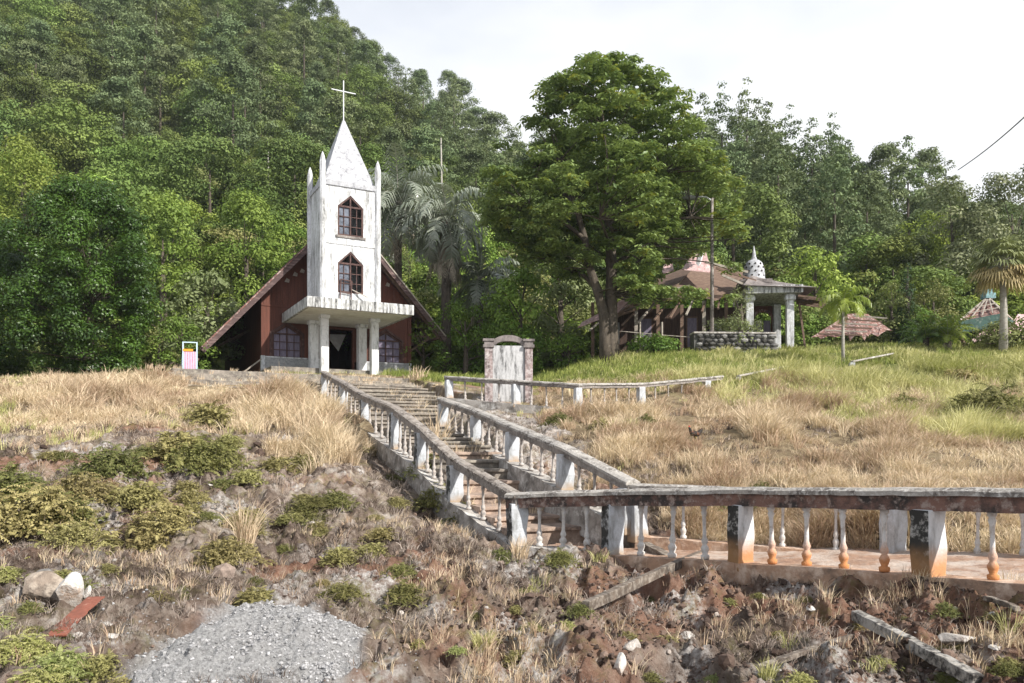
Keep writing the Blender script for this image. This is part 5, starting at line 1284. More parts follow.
# foliage pads, an uneven outline: (px, py) bounds by row
rb = random.Random(11)
rows = [(60,580,628),(75,560,650),(92,528,668),(112,515,690),(135,505,705),(160,495,722),(185,488,732),(208,486,736),(232,494,738),(250,506,724),(264,560,716),(272,600,710),(290,628,735)]
pads = []
for _ in range(5200):
    py = rb.uniform(62, 292); lo = np.interp(py, [r[0] for r in rows], [r[1] for r in rows]); hi = np.interp(py, [r[0] for r in rows], [r[2] for r in rows])
    px = rb.uniform(lo, hi); hw = (hi-lo)/2*S; xc = (px-(lo+hi)/2)*S; dm = math.sqrt(max(0, hw*hw-xc*xc))*.95; dy = rb.uniform(-dm, dm)
    if py > 255 and 595 < px < 640: continue
    edge = math.hypot(xc, dy)/max(hw, .1)
    if edge < .45 and rb.random() < .75 and py > 100: continue
    p = tl(px, py, dy); r = rb.uniform(.38, .82)*(1.0 if py < 250 else .8)
    gap = fbm(np.array([p.x*.8+p.y*.5]), np.array([p.z*.9-p.y*.4]), 2, 503)[0]
    if gap < -.13: continue
    if edge > .8 and fbm(np.array([px*.03]), np.array([py*.03]), 2, 502)[0] < .02: continue
    if py > 262 and rb.random() < .5: continue
    if 672 < px < 728 and 185 < py < 330 and dy < 1.6: continue
    if 655 < px < 716 and 240 < py < 284: continue
    if all((p-q).length > (r+s)*.56 for q, s in pads): pads.append((p, r))
for _ in range(60):
    px, py, dy = rb.uniform(625, 738), rb.uniform(262, 302), rb.uniform(-3, 1.5)
    if 700 < px < 724 and py < 330 and dy < .9: continue
    if 655 < px < 716 and py < 283: continue
    p = tl(px, py-(px-625)*.04, dy); r = rb.uniform(.4, .65)
    if all((p-q).length > (r+s)*.5 for q, s in pads): pads.append((p, r))
for p, r in pads:
    if rb.random() < .5:
        nd = min(nodes, key=lambda q: (q-p).length+abs(min(0, p.z-q.z-.1))*2); limb(mb, nd, p-Vector((0,0,r*.3)), .045, .018, .08, 3, 4, rb)
mb.build('trunk', M['bark'], big, smooth=True)
LM['big'] = leafmat('glossy_leaf', (.075,.125,.034), (.32,.41,.14), rough=.4, trans=.28, spec=.35, var=0)
LM['bigy'] = leafmat('sunny_yellow_leaf', (.12,.15,.02), (.30,.30,.05), rough=.4, trans=.35, spec=.4, var=0)  # scattered yellow leaves, denser on the right to stand for sunlight
nb = NB(); Cs = np.array([tuple(p) for p, r in pads]); Rs = np.array([r for p, r in pads])
tb_ = rng.random(len(Cs))*.7+.3*(Cs[:, 0] > 3)  # right-hand pads toned lighter: sunlight put into the leaf colour
# each pad is made of rosettes of drooping leaves
cnt = (Rs**2*42).astype(int)+6; idx = np.repeat(np.arange(len(Cs)), cnt); n = len(idx); d = sph(n); d[:, 2] = np.abs(d[:, 2])*.9+.02*rng.normal(size=n); 
low = rng.random(n) < .22; d[low, 2] *= -1
pc = Cs[idx]+d*(Rs[idx]*rng.uniform(.62, 1.12, n))[:, None]*np.array([1,1,.55])
k = 7; pi = np.repeat(np.arange(n), k); a = np.tile(np.arange(k)*6.283/k, n)+np.repeat(rng.uniform(0, 6, n), k)
out = np.stack([np.cos(a), np.sin(a), np.full(n*k, -.25)+rng.normal(0, .25, n*k)], 1)
ln = rng.uniform(.20, .34, n*k); c3 = pc[pi]+out*ln[:, None]*.55; c3[:, 2] += rng.normal(0, .03, n*k)
nn = np.stack([np.cos(a)*.35, np.sin(a)*.35, np.ones(n*k)], 1)+rng.normal(0, .3, (n*k, 3)); nn /= np.linalg.norm(nn, axis=1, keepdims=True)
dd_ = out-nn*np.sum(out*nn, 1, keepdims=True); dd_ /= np.linalg.norm(dd_, axis=1, keepdims=True); ss_ = np.cross(nn, dd_); W_ = ln[:, None]*.24
V = np.stack([c3-dd_*ln[:,None]*.5, c3+ss_*W_+dd_*ln[:,None]*.1, c3+dd_*ln[:,None]*.5-nn*.03, c3-ss_*W_+dd_*ln[:,None]*.1], 1).reshape(-1, 3)
T = np.clip(np.repeat(tb_[idx][pi]*.6+.2+rng.normal(0, .15, n*k), 4), 0, 1); Mq = np.repeat((rng.random(n) < .05+.10*(pc[:, 0] > 4.5)).astype(np.int32), k)  # yellow share raised on the right side, as if sunlit
nb.V.append(V.astype(np.float32)); nb.Q.append(np.arange(len(V)).reshape(-1, 4)); nb.T.append(T.astype(np.float32)); nb.M.append(Mq); nb.n = len(V)
nb.build('crown', [LM['big'], LM['bigy']], big)
print('big tree leaves', n*k, 'pads', len(pads))

# ---- the dark round tree on the left
def lump_tree(name, label, cat, px0, px1, ptop, pbase, D, mat, leaf, dens, nc, rc, kind='dome', seed=0, trunk=True, up=.5, flat=.8, aspect=.5, group=None, bark='bark', depth=1.0, low=.0, twin=None):
    b_ = P((px0+px1)/2, pbase, D); b_.z = H(b_.x, b_.y); Rr = (px1-px0)/2*D/F; Ht = (YH-ptop)/F*D-b_.z
    root = empty(name, b_, 0, label, cat, group); z0 = Ht*low
    cs = envelope(nc, kind, Rr*.86, Ht-z0-rc*.5, rc, seed)
    cs[:, 1] *= depth; rs = rc*np.random.default_rng(seed).uniform(.7, 1.2, len(cs))
    if kind == 'cone': rs = rs*(1-.55*cs[:, 2]/Ht)
    nb = NB(); nb.add(*clump_leaves(cs+np.array([0,0,z0+rc*.2]), rs, dens, leaf, flat, aspect, up, .2, bottom=-.5))
    nb.build('crown', mat, root)
    if trunk:
        mb = MB(); mb.tube([(0,0,-.4),(.05,0,Ht*.3),(0,.05,Ht*.75)], [Ht*.028+.05,Ht*.022+.03,.04], 8)
        for c in cs[::3]: limb(mb, (0,0,min(Ht*.6, max(.3, c[2]*.7))), tuple(c+np.array([0,0,z0])), .05, .015, .05, 3, 4)
        mb.build('trunk', M[bark], root, smooth=True)
    return root
LM['dark'] = leafmat('dark_leaf', (.016,.042,.008), (.075,.145,.020), rough=.4, trans=.2, spec=.4, var=0)
LM['yg'] = leafmat('yellow_green_leaf', (.13,.19,.03), (.30,.36,.08), var=.15, trans=.3)
LM['shrub'] = leafmat('shrub_leaf', (.055,.115,.02), (.15,.25,.045), var=.2, trans=.3)
LM['palegreen'] = leafmat('pale_leaf', (.12,.16,.06), (.27,.31,.15), var=.15, trans=.25)
LM['cyp'] = leafmat('cypress_leaf', (.022,.05,.022), (.05,.09,.035), var=0, trans=.1)
LM['flower'] = leafmat('flowering_crown', (.06,.09,.035), (.30,.32,.18), var=.1, trans=.2)
lump_tree('round_tree', 'dense dark green round tree whose crown reaches the ground on the left', 'tree', 12, 164, 184, 381, 36.5, LM['dark'], .13, 900, 230, .70, 'dome', 3, up=.6)
lump_tree('round_tree', 'dark green tree cut by the left edge beside the dense round tree', 'tree', -75, 48, 222, 382, 38.5, LM['dark'], .14, 800, 140, .72, 'dome', 4, up=.6)
mid = [ # px0, px1, top, base, D, mat, kind, label
 (196,296,196,330,56,'bright','dome','light green spreading tree behind the left slope of the church roof'),
 (120,205,196,350,52,'yg','dome','yellow green tree between the dense round tree and the pale green tree'),
 (-20,70,140,330,62,'yg','dome','feathery yellow green tree above the dense round tree'),
 (60,140,165,335,58,'bright','dome','broad green tree rising behind the dense round tree'),
 (165,250,275,372,44,'palegreen','dome','pale leafy shrub just left of the church roof'),
 (150,215,320,378,38,'shrub','dome','low green shrub behind the striped board'),
 (430,500,300,378,42,'shrub','dome','bright green bush right of the church under the palms'),
 (395,450,318,378,44,'bright','dome','leafy bush under the broken eave of the church'),
 (480,560,270,378,44,'bright','dome','bright green bush behind the stone tablet'),
 (520,600,235,362,50,'palegreen','dome','pale feathery shrub left of the big tree trunk'),
 (545,592,334,368,42,'shrub','dome','green shrub at the foot of the big tree on its left'),
 (625,680,338,358,41,'shrub','dome','low green bush right of the big tree trunk'),
 (780,850,248,330,54,'bright','dome','round yellow green tree right behind the stupa'),
 (828,905,238,330,58,'mid','dome','dark rounded tree between the hall and the cypress'),
 (868,915,284,332,47,'olive','dome','olive rounded shrub left of the cypress'),
 (905,962,279,330,47,'olive','dome','olive rounded shrub right of the cypress'),
 (905,1000,178,330,58,'flower','dome','large dark tree dusted with pale flowers behind the gazebo roof'),
 (965,1060,170,330,56,'flower','oval','tall dark pale flowered tree at the right edge'),
 (885,965,210,320,62,'bright','dome','fresh green tree left of the pale flowered trees'),
 (700,760,318,346,42,'palegreen','dome','wispy pale green bush growing on the stone wall'),
 (975,1050,322,358,38,'olive','dome','sprawling olive bush at the foot of the tall fan palm'),
 (975,1024,390,428,27,'olive','dome','dark green low bush in the meadow at the right edge'),
 (900,960,308,345,45,'shrub','dome','dark low bush behind the two cycad palms'),
 (440,520,225,350,54,'bright','dome','light green tree between the palms and the big tree'),
 (645,700,290,345,50,'shrub','dome','dark bush hiding the back of the ruined hall'),
 (335,420,240,360,60,'mid','dome','green tree directly behind the church tower'),
 (240,330,262,350,62,'olive','dome','olive tree peeping over the left roof slope of the church'),
]
for i, (a, b_, tp_, bs_, D, mt, kd, lab) in enumerate(mid):
    w_ = (b_-a)*D/F; small = w_ < 3.8
    lump_tree('shrub' if small else 'tree', lab, 'shrub' if small else 'tree', a, b_, tp_, bs_, D, LM[mt], .16 if small else .24, 330 if small else 200, 34 if small else 52, max(.32, w_*.16), kd, 30+i, up=.5)
lump_tree('cypress', 'narrow dark cypress standing between two olive shrubs', 'tree', 893, 922, 262, 332, 46, LM['cyp'], .10, 900, 60, .42, 'cone', 77, up=.2)
lump_tree('bushy_grass_clump', 'tall pale yellow bushy clump leaning over the stone wall by the porch', 'shrub', 723, 760, 287, 345, 41.3, LM['palegreen'], .13, 500, 30, .38, 'dome', 90, up=.1, aspect=.2)
# undergrowth band in front of the forest
ub = random.Random(21)
for i in range(64):
    px = ub.uniform(-40, 1060); D = ub.uniform(49, 60)
    if 175 < px < 470 and D < 53: D = ub.uniform(55, 62)
    x = (px-CX)/F*D; z = H(x, D); w_ = ub.uniform(2.2, 4.0); kn = ub.choice(['bright_a','bright_b','olive_a','mid_a','bright_b'])
    hh_ = {'bright_a':7,'bright_b':6.4,'olive_a':5.6,'mid_a':8.6}[kn]; sc = ub.uniform(.55, .85)
    o = link('undergrowth_tree', KINDS[kn], None, (x, D, z-hh_*sc*.22), ub.uniform(0, 6), (sc*1.15, sc*1.15, sc))
    tag(o, {'bright':'low bright green tree in the thicket at the forest edge','olive':'low olive green tree in the thicket at the forest edge','mid':'low mid green tree in the thicket at the forest edge'}[KM[kn]], 'tree', {'bright':'bright thicket trees','olive':'olive thicket trees','mid':'green thicket trees'}[KM[kn]])

# ---- palms
def frond(nb, a, az, el, L_, droop, leaf, w_, n=26, m=0, tone=.5, vee=.5, hang=.3):
    """pinnate frond: rib curve plus leaflets on both sides"""
    a = np.array(a, float); h = np.array([math.cos(az), math.sin(az), 0]); pts = []
    p = a.copy(); ang = el
    for i in range(n+1):
        pts.append(p.copy()); ang = el-droop*(i/n)**1.3; p = p+(h*math.cos(ang)+np.array([0,0,1])*math.sin(ang))*L_/n
    pts = np.array(pts); side = np.cross(h, [0,0,1])
    rr_ = min(.05, L_*.008); mb = MB(); mb.tube([Vector(q) for q in pts[::3]], [rr_*(1-.8*i/len(pts[::3])) for i in range(len(pts[::3]))], 4, False); nb.add_mb(mb, 1, .6)
    i = np.arange(int(n*.12), n); V = []
    for s_ in (-1, 1):
        f = i/n; ll = leaf*np.sin(np.pi*np.clip(f*.9+.1, 0, 1))**.6*rng.uniform(.8, 1.15, len(i)); tg = pts[np.minimum(i+1, n)]-pts[i]; tg /= np.linalg.norm(tg, axis=1, keepdims=True)
        d = side*s_*.85+tg*.55+np.array([0,0,1])*(vee-hang*1.0)+rng.normal(0, .12, (len(i), 3)); d /= np.linalg.norm(d, axis=1, keepdims=True)
        b0 = pts[i]; mid_ = b0+d*ll[:,None]*.55; tip = b0+d*ll[:,None]*.9-np.array([0,0,1])*ll[:,None]*(.25+hang*.7); wv = tg*w_
        q = np.stack([b0-wv*.5, b0+wv*.5, mid_+wv*.55, mid_-wv*.45, tip+wv*.1, tip-wv*.1], 1).reshape(-1, 3)
        b6 = (np.arange(len(i))*6)[:, None]; Q_ = np.concatenate([b6+np.array([[0,1,2,3]]), b6+np.array([[3,2,4,5]])])
        nb.add(q, Q_, np.clip(np.full(len(q), tone)+rng.normal(0, .12, len(q)), 0, 1), m)
LM['sugar'] = leafmat('grey_green_palm_leaf', (.075,.10,.06), (.34,.37,.30), rough=.32, trans=.15, spec=.6, var=0)
LM['palm'] = leafmat('fresh_palm_leaf', (.12,.19,.03), (.34,.40,.07), rough=.4, trans=.35, spec=.4, var=0)
LM['cyc'] = leafmat('cycad_leaf', (.04,.09,.02), (.14,.22,.05), rough=.4, trans=.2, spec=.4, var=0)
LM['fan'] = leafmat('fan_palm_leaf', (.12,.15,.06), (.30,.32,.15), rough=.5, trans=.25, spec=.35, var=0)
def palm(name, label, px, pcrown, D, nf, L_, droop, leaf, w_, mat, r=.2, el0=1.3, el1=-.4, skirt=0, seed=0, vee=.4, hang=.4, n=30, trunk='bark', lean=(0,0)):
    q = random.Random(seed); b_ = P(px, 0, D); b_.z = H(b_.x, b_.y); top = (YH-pcrown)/F*D-b_.z
    root = empty(name, b_, 0, label, 'palm')
    mb = MB(); mb.tube([(0,0,-.4),(lean[0]*.3,lean[1],top*.4),(lean[0],lean[1],top)], [r*1.25,r,r*.85], 9); mb.build('trunk', M[trunk], root, smooth=True)
    nb = NB(); 
    for i in range(nf):
        f = i/max(1, nf-1); el = el0+(el1-el0)*f+q.uniform(-.12,.12)
        frond(nb, (lean[0], lean[1], top), i*2.399+q.uniform(-.2,.2), el, L_*q.uniform(.85,1.1), droop*q.uniform(.8,1.2), leaf, w_, n, 0, q.uniform(.3,.75), vee, hang)
    nb.build('fronds', [mat, M['palebark']], root)
    if skirt:
        nb = NB()
        for i in range(skirt):
            frond(nb, (lean[0], lean[1], top-q.uniform(.1,top*.12)), q.uniform(0,6.28), -.9-q.uniform(0,.4), L_*q.uniform(.5,.95), .5, leaf*.6, w_*.7, 20, 0, q.uniform(.2,.9), .1, .8)
        nb.build('dead_fronds', [M['deadfrond'], M['deadfrond']], root)
    return root
palm('sugar_palm', 'tall grey green palm with drooping plumes right behind the church roof', 398, 205, 50, 30, 4.3, 1.9, 1.1, .10, LM['sugar'], .26, 1.45, -.5, 6, 1)
palm('sugar_palm', 'grey palm with a skirt of hanging dead fronds beside the church eave', 446, 222, 47, 26, 3.7, 2.0, 1.0, .10, LM['sugar'], .3, 1.4, -.7, 46, 2)
palm('sugar_palm', 'smaller grey green palm low between the church and the big tree', 480, 280, 49, 20, 3.2, 1.7, .9, .09, LM['sugar'], .22, 1.2, -.3, 3, 3)
palm('young_palm', 'slim young palm with a pale stem and bright yellow green fronds in the meadow', 843, 303, 36.5, 13, 1.55, 2.3, .42, .06, LM['palm'], .07, 1.4, .0, 0, 4, vee=.3, hang=.5, n=24, trunk='palebark')
palm('cycad', 'low leafy palm with arching fronds, left of the pair below the gazebo roof', 926, 338, 40, 22, 1.5, 1.2, .34, .05, LM['cyc'], .16, 1.3, .0, 0, 5, vee=.35, hang=.2, n=24)
palm('cycad', 'brighter low palm with wide arching fronds, right of the pair below the gazebo roof', 948, 336, 39.5, 24, 1.65, 1.3, .36, .05, LM['palm'], .16, 1.3, .0, 3, 6, vee=.35, hang=.2, n=24)
def fan_palm(label, px, pc, D, nf, Rf, seed):
    q = random.Random(seed); b_ = P(px, 0, D); b_.z = H(b_.x, b_.y); top = (YH-pc)/F*D-b_.z; root = empty('fan_palm', b_, 0, label, 'palm')
    mb = MB(); mb.tube([(0,0,-.4),(.03,0,top*.5),(-.05,0,top)], [.22,.15,.13], 9); mb.build('trunk', M['palebark'], root, smooth=True)
    def fans(nn_, e0, e1, mat, name, tone):
        nb = NB()
        for i in range(nn_):
            az = i*2.399+q.uniform(-.3,.3); el = e0+(e1-e0)*i/nn_+q.uniform(-.15,.15); d = np.array([math.cos(az)*math.cos(el), math.sin(az)*math.cos(el), math.sin(el)])
            c = np.array([-.05,0,top])+d*Rf*.42; s_ = np.cross(d, [0,0,1]); s_ /= np.linalg.norm(s_)+1e-6; u_ = np.cross(s_, d)
            mb = MB(); mb.tube([Vector((-.05,0,top)), Vector(c)], [.025,.015], 4, False); nb.add_mb(mb, 1, .5)
            k = 22
            for j in range(k):
                a = -1.9+3.8*j/(k-1); e = d*math.cos(a)+s_*math.sin(a); e2 = e*.6-np.array([0,0,1])*(.55+.2*q.random()); l_ = Rf*.62*(1-.25*abs(a)/1.9)*q.uniform(.9,1.1); wv = (-d*math.sin(a)+s_*math.cos(a))*.05
                z_ = u_*(.015 if j % 2 else -.015); m_ = c+e*l_*.6+z_; t_ = m_+e2*l_*.5
                nb.add([c, m_-wv, m_+wv, m_+wv], [(0,1,2,2)], np.full(4, tone*q.uniform(.7,1.3)).clip(0,1)); nb.add([m_-wv, m_+wv, t_+wv*.1, t_-wv*.1], [(0,1,2,3)], np.full(4, tone*q.uniform(.7,1.3)).clip(0,1))
        nb.build(name, [mat, M['palebark']], root)
    fans(30, 1.3, -.1, LM['fan'], 'leaves', .6); fans(16, -.3, -.9, M['deadfan'], 'dead_leaves', .6)
M['deadfan'] = leafmat('dry_fan_leaf', (.30,.22,.10), (.52,.42,.22), trans=.2, var=0)
fan_palm('tall fan palm with a shaggy drooping crown and dry yellow skirt at the right edge', 1003, 264, 37, 30, 1.7, 9)
# thin pale bare trunks standing up out of the forest
for px, p0, p1, D, lab in ((268,140,200,88,'thin pale bare trunk in the forest left of the church tower'), (441,138,178,84,'thin pale bare trunk in the forest right of the church tower')):
    b_ = P(px, p1, D); zb = H(b_.x, b_.y); o = empty('bare_tree', (b_.x, b_.y, zb), 0, lab, 'tree'); h = (YH-p0)/F*D-zb
    mb = MB(); mb.tube([(0,0,-.3),(.1,0,h*.6),(0,0,h)], [.16,.11,.07], 6); mb.build('trunk', M['palebark'], o, smooth=True)
    nb = NB(); nb.add(*clump_leaves(np.array([[0,0,h],[.6,0,h-.5],[-.5,0,h-.4]]), np.array([.8,.6,.6]), 60, .3, .5)); nb.build('crown', LM['grey'], o)

# ================================================================== FERNS AND WEEDS on the bare slope
LM['fern'] = leafmat('yellow_fern', (.125,.11,.04), (.40,.37,.15), rough=.6, trans=.25, spec=.2, var=.15)
LM['fernl'] = leafmat('lime_fern', (.19,.225,.06), (.46,.47,.20), rough=.6, trans=.3, spec=.2, var=.1)
LM['fernd'] = leafmat('dark_fern', (.075,.085,.025), (.21,.21,.07), rough=.7, trans=.15, spec=.2, var=.15)
def fern_mesh(name, R_, H_, seed, mat, nf=210, leaf=.032):
    q = random.Random(seed); nb = NB()
    for i in range(nf):
        az = q.uniform(0, 6.283); st_ = (q.gauss(0, R_*.42), q.gauss(0, R_*.42), -.05); L_ = R_*q.uniform(.5, .95)
        d = math.hypot(st_[0], st_[1])/R_; frond(nb, (st_[0], st_[1], max(0, H_*(1-d*d)*q.uniform(.3,1))-.05), az, q.uniform(.3, 1.2), L_*.55, q.uniform(1.0, 2.4), leaf*1.3, leaf*.4, 14, 0, q.random(), .25, .2)
    n = int(3200*R_*R_*4); d = sph(n); d[:, 2] = np.abs(d[:, 2]); p = d*rng.uniform(.3, .95, (n, 1))*np.array([R_, R_, H_])
    nb.add(*leaves(p, d+rng.normal(size=(n, 3))*.5, np.full(n, leaf), .45, tvar=.25))
    return nb.mesh(name, [mat, M['brush']])
FM = [fern_mesh('fern_a', .5, .42, 1, LM['fern']), fern_mesh('fern_b', .42, .34, 2, LM['fern']), fern_mesh('fern_l', .5, .36, 3, LM['fernl'], 230, .032), fern_mesh('fern_d', .5, .40, 4, LM['fernd'])]
ferns = [ # px, py(base), scale, mesh, label
 (30,530,2.0,0,'big yellow green fern bush on the bank at the left edge'), (85,500,1.2,0,'yellow fern bush right of the big one at the left edge'), (60,520,1.2,3,'dark fern clump in the hollow of the left bank'),
 (8,500,1.5,3,'dark brown green bush at the left edge under the dry grass'), (75,545,1.1,0,'low yellow green fern below the big fern bush'), (140,505,1.3,1,'mossy yellow fern on the middle of the left slope'),
 (165,530,1.2,0,'small olive fern left of the tall dry grass tuft'), (228,560,1.1,0,'bushy fern among dead brush above the gravel'), (110,475,1.3,3,'dark green mat of fern under the straw on the left'),
 (205,470,1.4,3,'dark fern mat below the straw tuft'), (180,455,1.3,1,'olive fern at the edge of the straw'), (150,545,.9,1,'small yellow fern above the white stone'),
 (20,655,1.0,2,'lime green fern in the bottom left corner'), (60,672,1.0,2,'lime fern right of the corner one'), (105,668,.8,1,'yellowish fern at the end of the lime ferns'), (-5,630,.8,2,'lime fern on the left edge above the corner'), (40,690,1.0,2,'lime fern along the bottom edge on the left'), (120,690,.7,1,'small straw yellow fern left of the gravel'),
 (0,580,.7,2,'pale fern left of the split boulder'), (440,505,.9,3,'dark green shrub under the stair curb'), (470,520,.8,3,'dark weed below the corner post of the stairs'), (560,560,.6,3,'dark green weed under the landing kerb'), (500,560,.6,3,'leafy weed in the gully below the corner post'),
 (430,475,.9,3,'dark bush hanging on the stair curb'), (645,425,.5,3,'dark weed on the rubble under the terrace railing'), (560,425,.6,3,'dark low shrub below the stone tablet'), (600,428,.5,1,'yellowish weed on the bank right of the tablet'), (625,385,.7,2,'bright weed poking through the terrace railing'),
 (985,420,1.5,3,'sprawling dark bush in the meadow near the right edge'), (960,385,1.2,1,'pale olive low bush in the upper right meadow'), (820,400,1.0,1,'olive low bush in the meadow below the young palm'), (210,425,1.2,1,'olive bush in the straw left of the tall tuft'),
 (835,482,.45,2,'bright yellow plant just above the landing railing'), (905,412,.9,3,'grey green bush in the meadow on the right'), (300,520,.9,3,'dark brush clump on the slope below the straw'), (340,560,.8,1,'thin dry fern below the stair railing'), (255,600,.8,1,'dry fern at the top edge of the gravel'),
 (760,500,.8,3,'dark shrub behind the far landing railing'), (720,505,.8,3,'shaded shrub behind the landing left of the middle post'), (925,505,.7,1,'yellow green plant behind the right end of the landing'),(880,660,.35,2,'small bright weed beside the whitewashed beam'),(770,672,.4,1,'dry weed at the bottom of the earth bank'),
]
for px, py, sc, mi, lab in ferns:
    p = gp(px, min(py, 682) if py < 683 else py); sc2 = sc*np.clip(p.y/13, .62, 1.7)*1.05; o = link('fern' if mi != 3 else 'low_shrub', FM[mi], None, p-Vector((0,0,.05)), r5.uniform(0, 6), (sc2, sc2, sc2*.95))
    tag(o, lab, 'fern' if mi != 3 else 'shrub')
# small mossy plants dotted over the bare slope
fb = random.Random(91); k_ = 0
while k_ < 95:
    if fb.random() < .72: px, py = fb.uniform(-10, 420), fb.uniform(438, 640)
    else: px, py = fb.uniform(380, 1020), fb.uniform(585, 680)
    if 130 < px < 372 and py > 598: continue
    p = gp(px, py)
    if inside(np.array([p.x]), np.array([p.y]), LAND)[0]: continue
    s_ = (p.x-A0[0])*DIR[0]+(p.y-A0[1])*DIR[1]; q_ = (p.x-A0[0])*NRM[0]+(p.y-A0[1])*NRM[1]
    if -.5 < q_ < 2.3 and s_ > -.5: continue
    mi = fb.choice([0, 1, 1, 3, 3]) if px < 420 else fb.choice([1, 2, 3]); sc = fb.uniform(.35, .85)*(p.y/13 if px < 420 else .55)*(1 if py < 600 else .8)
    o = link('mossy_plant', FM[mi], None, p-Vector((0,0,.04)), fb.uniform(0, 6), (sc, sc, sc*fb.uniform(.6, 1))); k_ += 1
    tag(o, ['small yellowish mossy plant scattered on the bare slope','small olive mossy plant scattered on the bare slope','small lime green plant scattered on the bare slope','small dark mossy plant scattered on the bare slope'][mi], 'plant', ['yellowish mossy plants','olive mossy plants','lime green plants','dark mossy plants'][mi])
# individual tall grass tufts on the front slope
M['tuft'] = M['straw']
for (px, py, hh_, nb_, mat, lab) in ((245,545,.75,70,'straw','tall dry grass tuft standing on the middle of the left slope'), (482,650,.34,120,'ygrass','round yellow green grass tuft near the bottom centre'), (790,650,.30,26,'ygrass','thin green grass tuft on the dark earth bank'), (768,676,.34,34,'ygrass','straw coloured tuft at the bottom of the earth bank'),
      (1010,640,.5,60,'ygrass','green grass tuft at the right edge below the landing'), (1012,595,.4,50,'straw','dry grass tuft at the right end of the landing kerb'), (870,668,.2,22,'ygrass','small fresh grass tuft under the whitewashed beam'), (905,600,.18,18,'straw','small dry tuft by the rusty footed post'),
      (540,590,.25,40,'ygrass','yellow grass tuft below the landing corner'), (520,560,.35,50,'straw','dry tuft in the gully by the corner post'), (600,560,.2,26,'ygrass','small tuft hanging over the landing kerb'), (418,380,.22,40,'straw','dry tuft at the top of the broad stairs'), (438,452,.7,46,'straw','dry tuft growing through the stair railing')):
    p = gp(px, py); x, y = np.array([p.x]), np.array([p.y]); V, Q_, T = blades(x, y, np.array([hh_*p.y/8.5*.72]), nb_*2, .09*p.y/9, .007*p.y/8, .75, .6, .22)
    V = V-np.array([p.x, p.y, p.z]); nb = NB(); nb.add(V, Q_, T); o = nb.build('grass_tuft', M[mat]); o.location = p; tag(o, lab, 'grass tuft')
# grass growing over the steps
nb = NB()
for (s0, s1, dn) in ((11.5, 22, 300), (0.5, 11, 60)):
    n = dn; s_ = rng.uniform(s0, s1, n); qm = np.interp(s_, [0,10.8,11.6,23], [1.9,1.9,3.9,4.4]); q_ = rng.random(n)*qm
    kk = fbm(s_*.5, q_*.9, 3, 401) > (-.08 if s0 > 5 else .1); s_, q_ = s_[kk], q_[kk]
    x = A0[0]+DIR[0]*s_+NRM[0]*q_; y = A0[1]+DIR[1]*s_+NRM[1]*q_; V, Q_, T = blades(x, y, rng.uniform(.18, .42, len(x)), 16, .12, .016, .6, rng.uniform(.3, .9, len(x)), .2, .22); nb.add(V, Q_, T)
x = rng.uniform(-15, -4.5, 700); y = rng.uniform(29.5, 36.5, 700); u = (x+9.2)*.883+(y-33.3)*.469; v = -(x+9.2)*.469+(y-33.3)*.883
k = (np.abs(u) < 5.4) & (v > -2.0) & (v < 1.0) & (fbm(x*.8, y*.8, 3, 402) > -.1); x, y, v = x[k], y[k], v[k]
zz2 = np.interp(v, [-1.76,-1.75,-1.11,-1.1,-.46,-.45,.19,.2], [2.0,2.44,2.44,2.70,2.70,2.98,2.98,3.22])
V, Q_, T = blades(x, y, rng.uniform(.10, .26, len(x)), 14, .12, .018, .5, rng.uniform(.3, .9, len(x)), .2, 0); V[:, 2] += np.repeat(zz2-height(x, y), 14*8).astype(np.float32)-.03; nb.add(V, Q_, T)
tag(nb.build('step_grass', M['straw']), 'dry grass growing over the steps and the terrace edge', 'grass', kind='stuff')
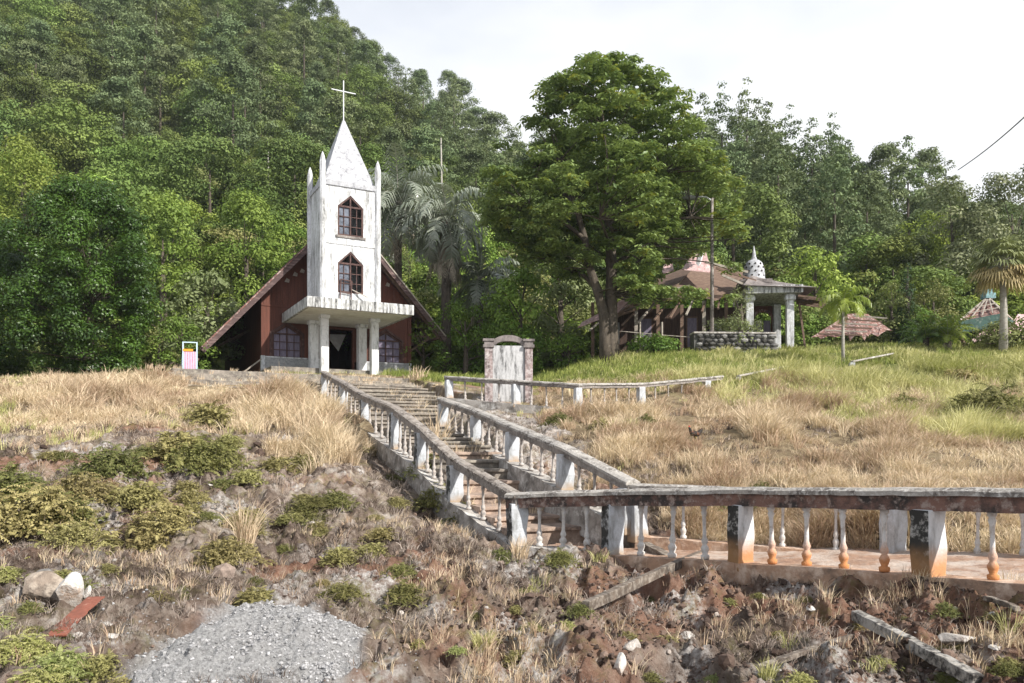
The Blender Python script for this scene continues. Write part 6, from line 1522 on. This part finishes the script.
# ---- small dark hen in the straw
hp = gp(695, 441); hen = empty('hen', hp-Vector((0,0,.02)), R(200), 'small dark hen foraging in the straw right of the stairs', 'hen')
M['feather'] = surf('hen_feathers', (.022,.018,.016), (.22,.085,.04), 9, .5, .62, rough=.7)
M['comb'] = surf('hen_comb', (.45,.04,.03), bm=0); M['beak'] = surf('hen_beak', (.4,.3,.12), bm=0)
hen.scale = (.8, .8, .8)
def skin_chain(name, pts, edges, rad, mat, parent, sub=2):
    me_ = bpy.data.meshes.new(name); me_.from_pydata(pts, edges, []); o = bpy.data.objects.new(name, me_); COL.objects.link(o); o.parent = parent
    sk = o.modifiers.new('skin', 'SKIN'); sk.use_smooth_shade = True
    for v, r in zip(me_.skin_vertices[0].data, rad): v.radius = r if hasattr(r, '__len__') else (r, r)
    me_.skin_vertices[0].data[0].use_root = True
    ss = o.modifiers.new('sub', 'SUBSURF'); ss.levels = sub; ss.render_levels = sub; me_.materials.append(mat); return o
skin_chain('body', [(0,0,.22),(-.11,0,.24),(-.2,0,.33),(-.26,0,.42),(.10,0,.25),(.17,0,.34),(.19,0,.42),(.235,0,.43)], [(0,1),(1,2),(2,3),(0,4),(4,5),(5,6),(6,7)], [(.10,.10),(.085,.085),(.05,.06),(.02,.03),(.08,.08),(.045,.045),(.038,.038),(.02,.02)], M['feather'], hen)
for sy_ in (-.04, .04):
    mb = MB(); mb.tube([(0,sy_,.16),(-.02,sy_,.08),(0,sy_,0)], [.016,.009,.009], 6)
    for a in (-.5, 0, .5): mb.tube([(0,sy_,.006),(.05*math.cos(a),sy_+.05*math.sin(a),.004)], [.008,.004], 5)
    mb.tube([(0,sy_,.006),(-.03,sy_,.004)], [.008,.004], 5); mb.build('leg', M['beak'], hen)
MB().add([(.17,-.006,.45),(.23,-.006,.45),(.22,-.006,.49),(.20,-.006,.47),(.18,-.006,.49),(.17,.006,.45),(.23,.006,.45),(.22,.006,.49),(.20,.006,.47),(.18,.006,.49)], [(0,1,2,3,4),(9,8,7,6,5),(0,5,6,1),(1,6,7,2),(2,7,8,3),(3,8,9,4),(4,9,5,0)]).build('comb', M['comb'], hen)
MB().tube([(.25,0,.43),(.285,0,.42)], [.012,.003], 6).build('beak', M['beak'], hen)
hz = MB().box(-5200, 5200, -30, 1600, -6, 152).build('haze', HAZE); tag(hz, kind='stuff'); tag(hz, 'thin humid air over the whole hillside', 'haze')
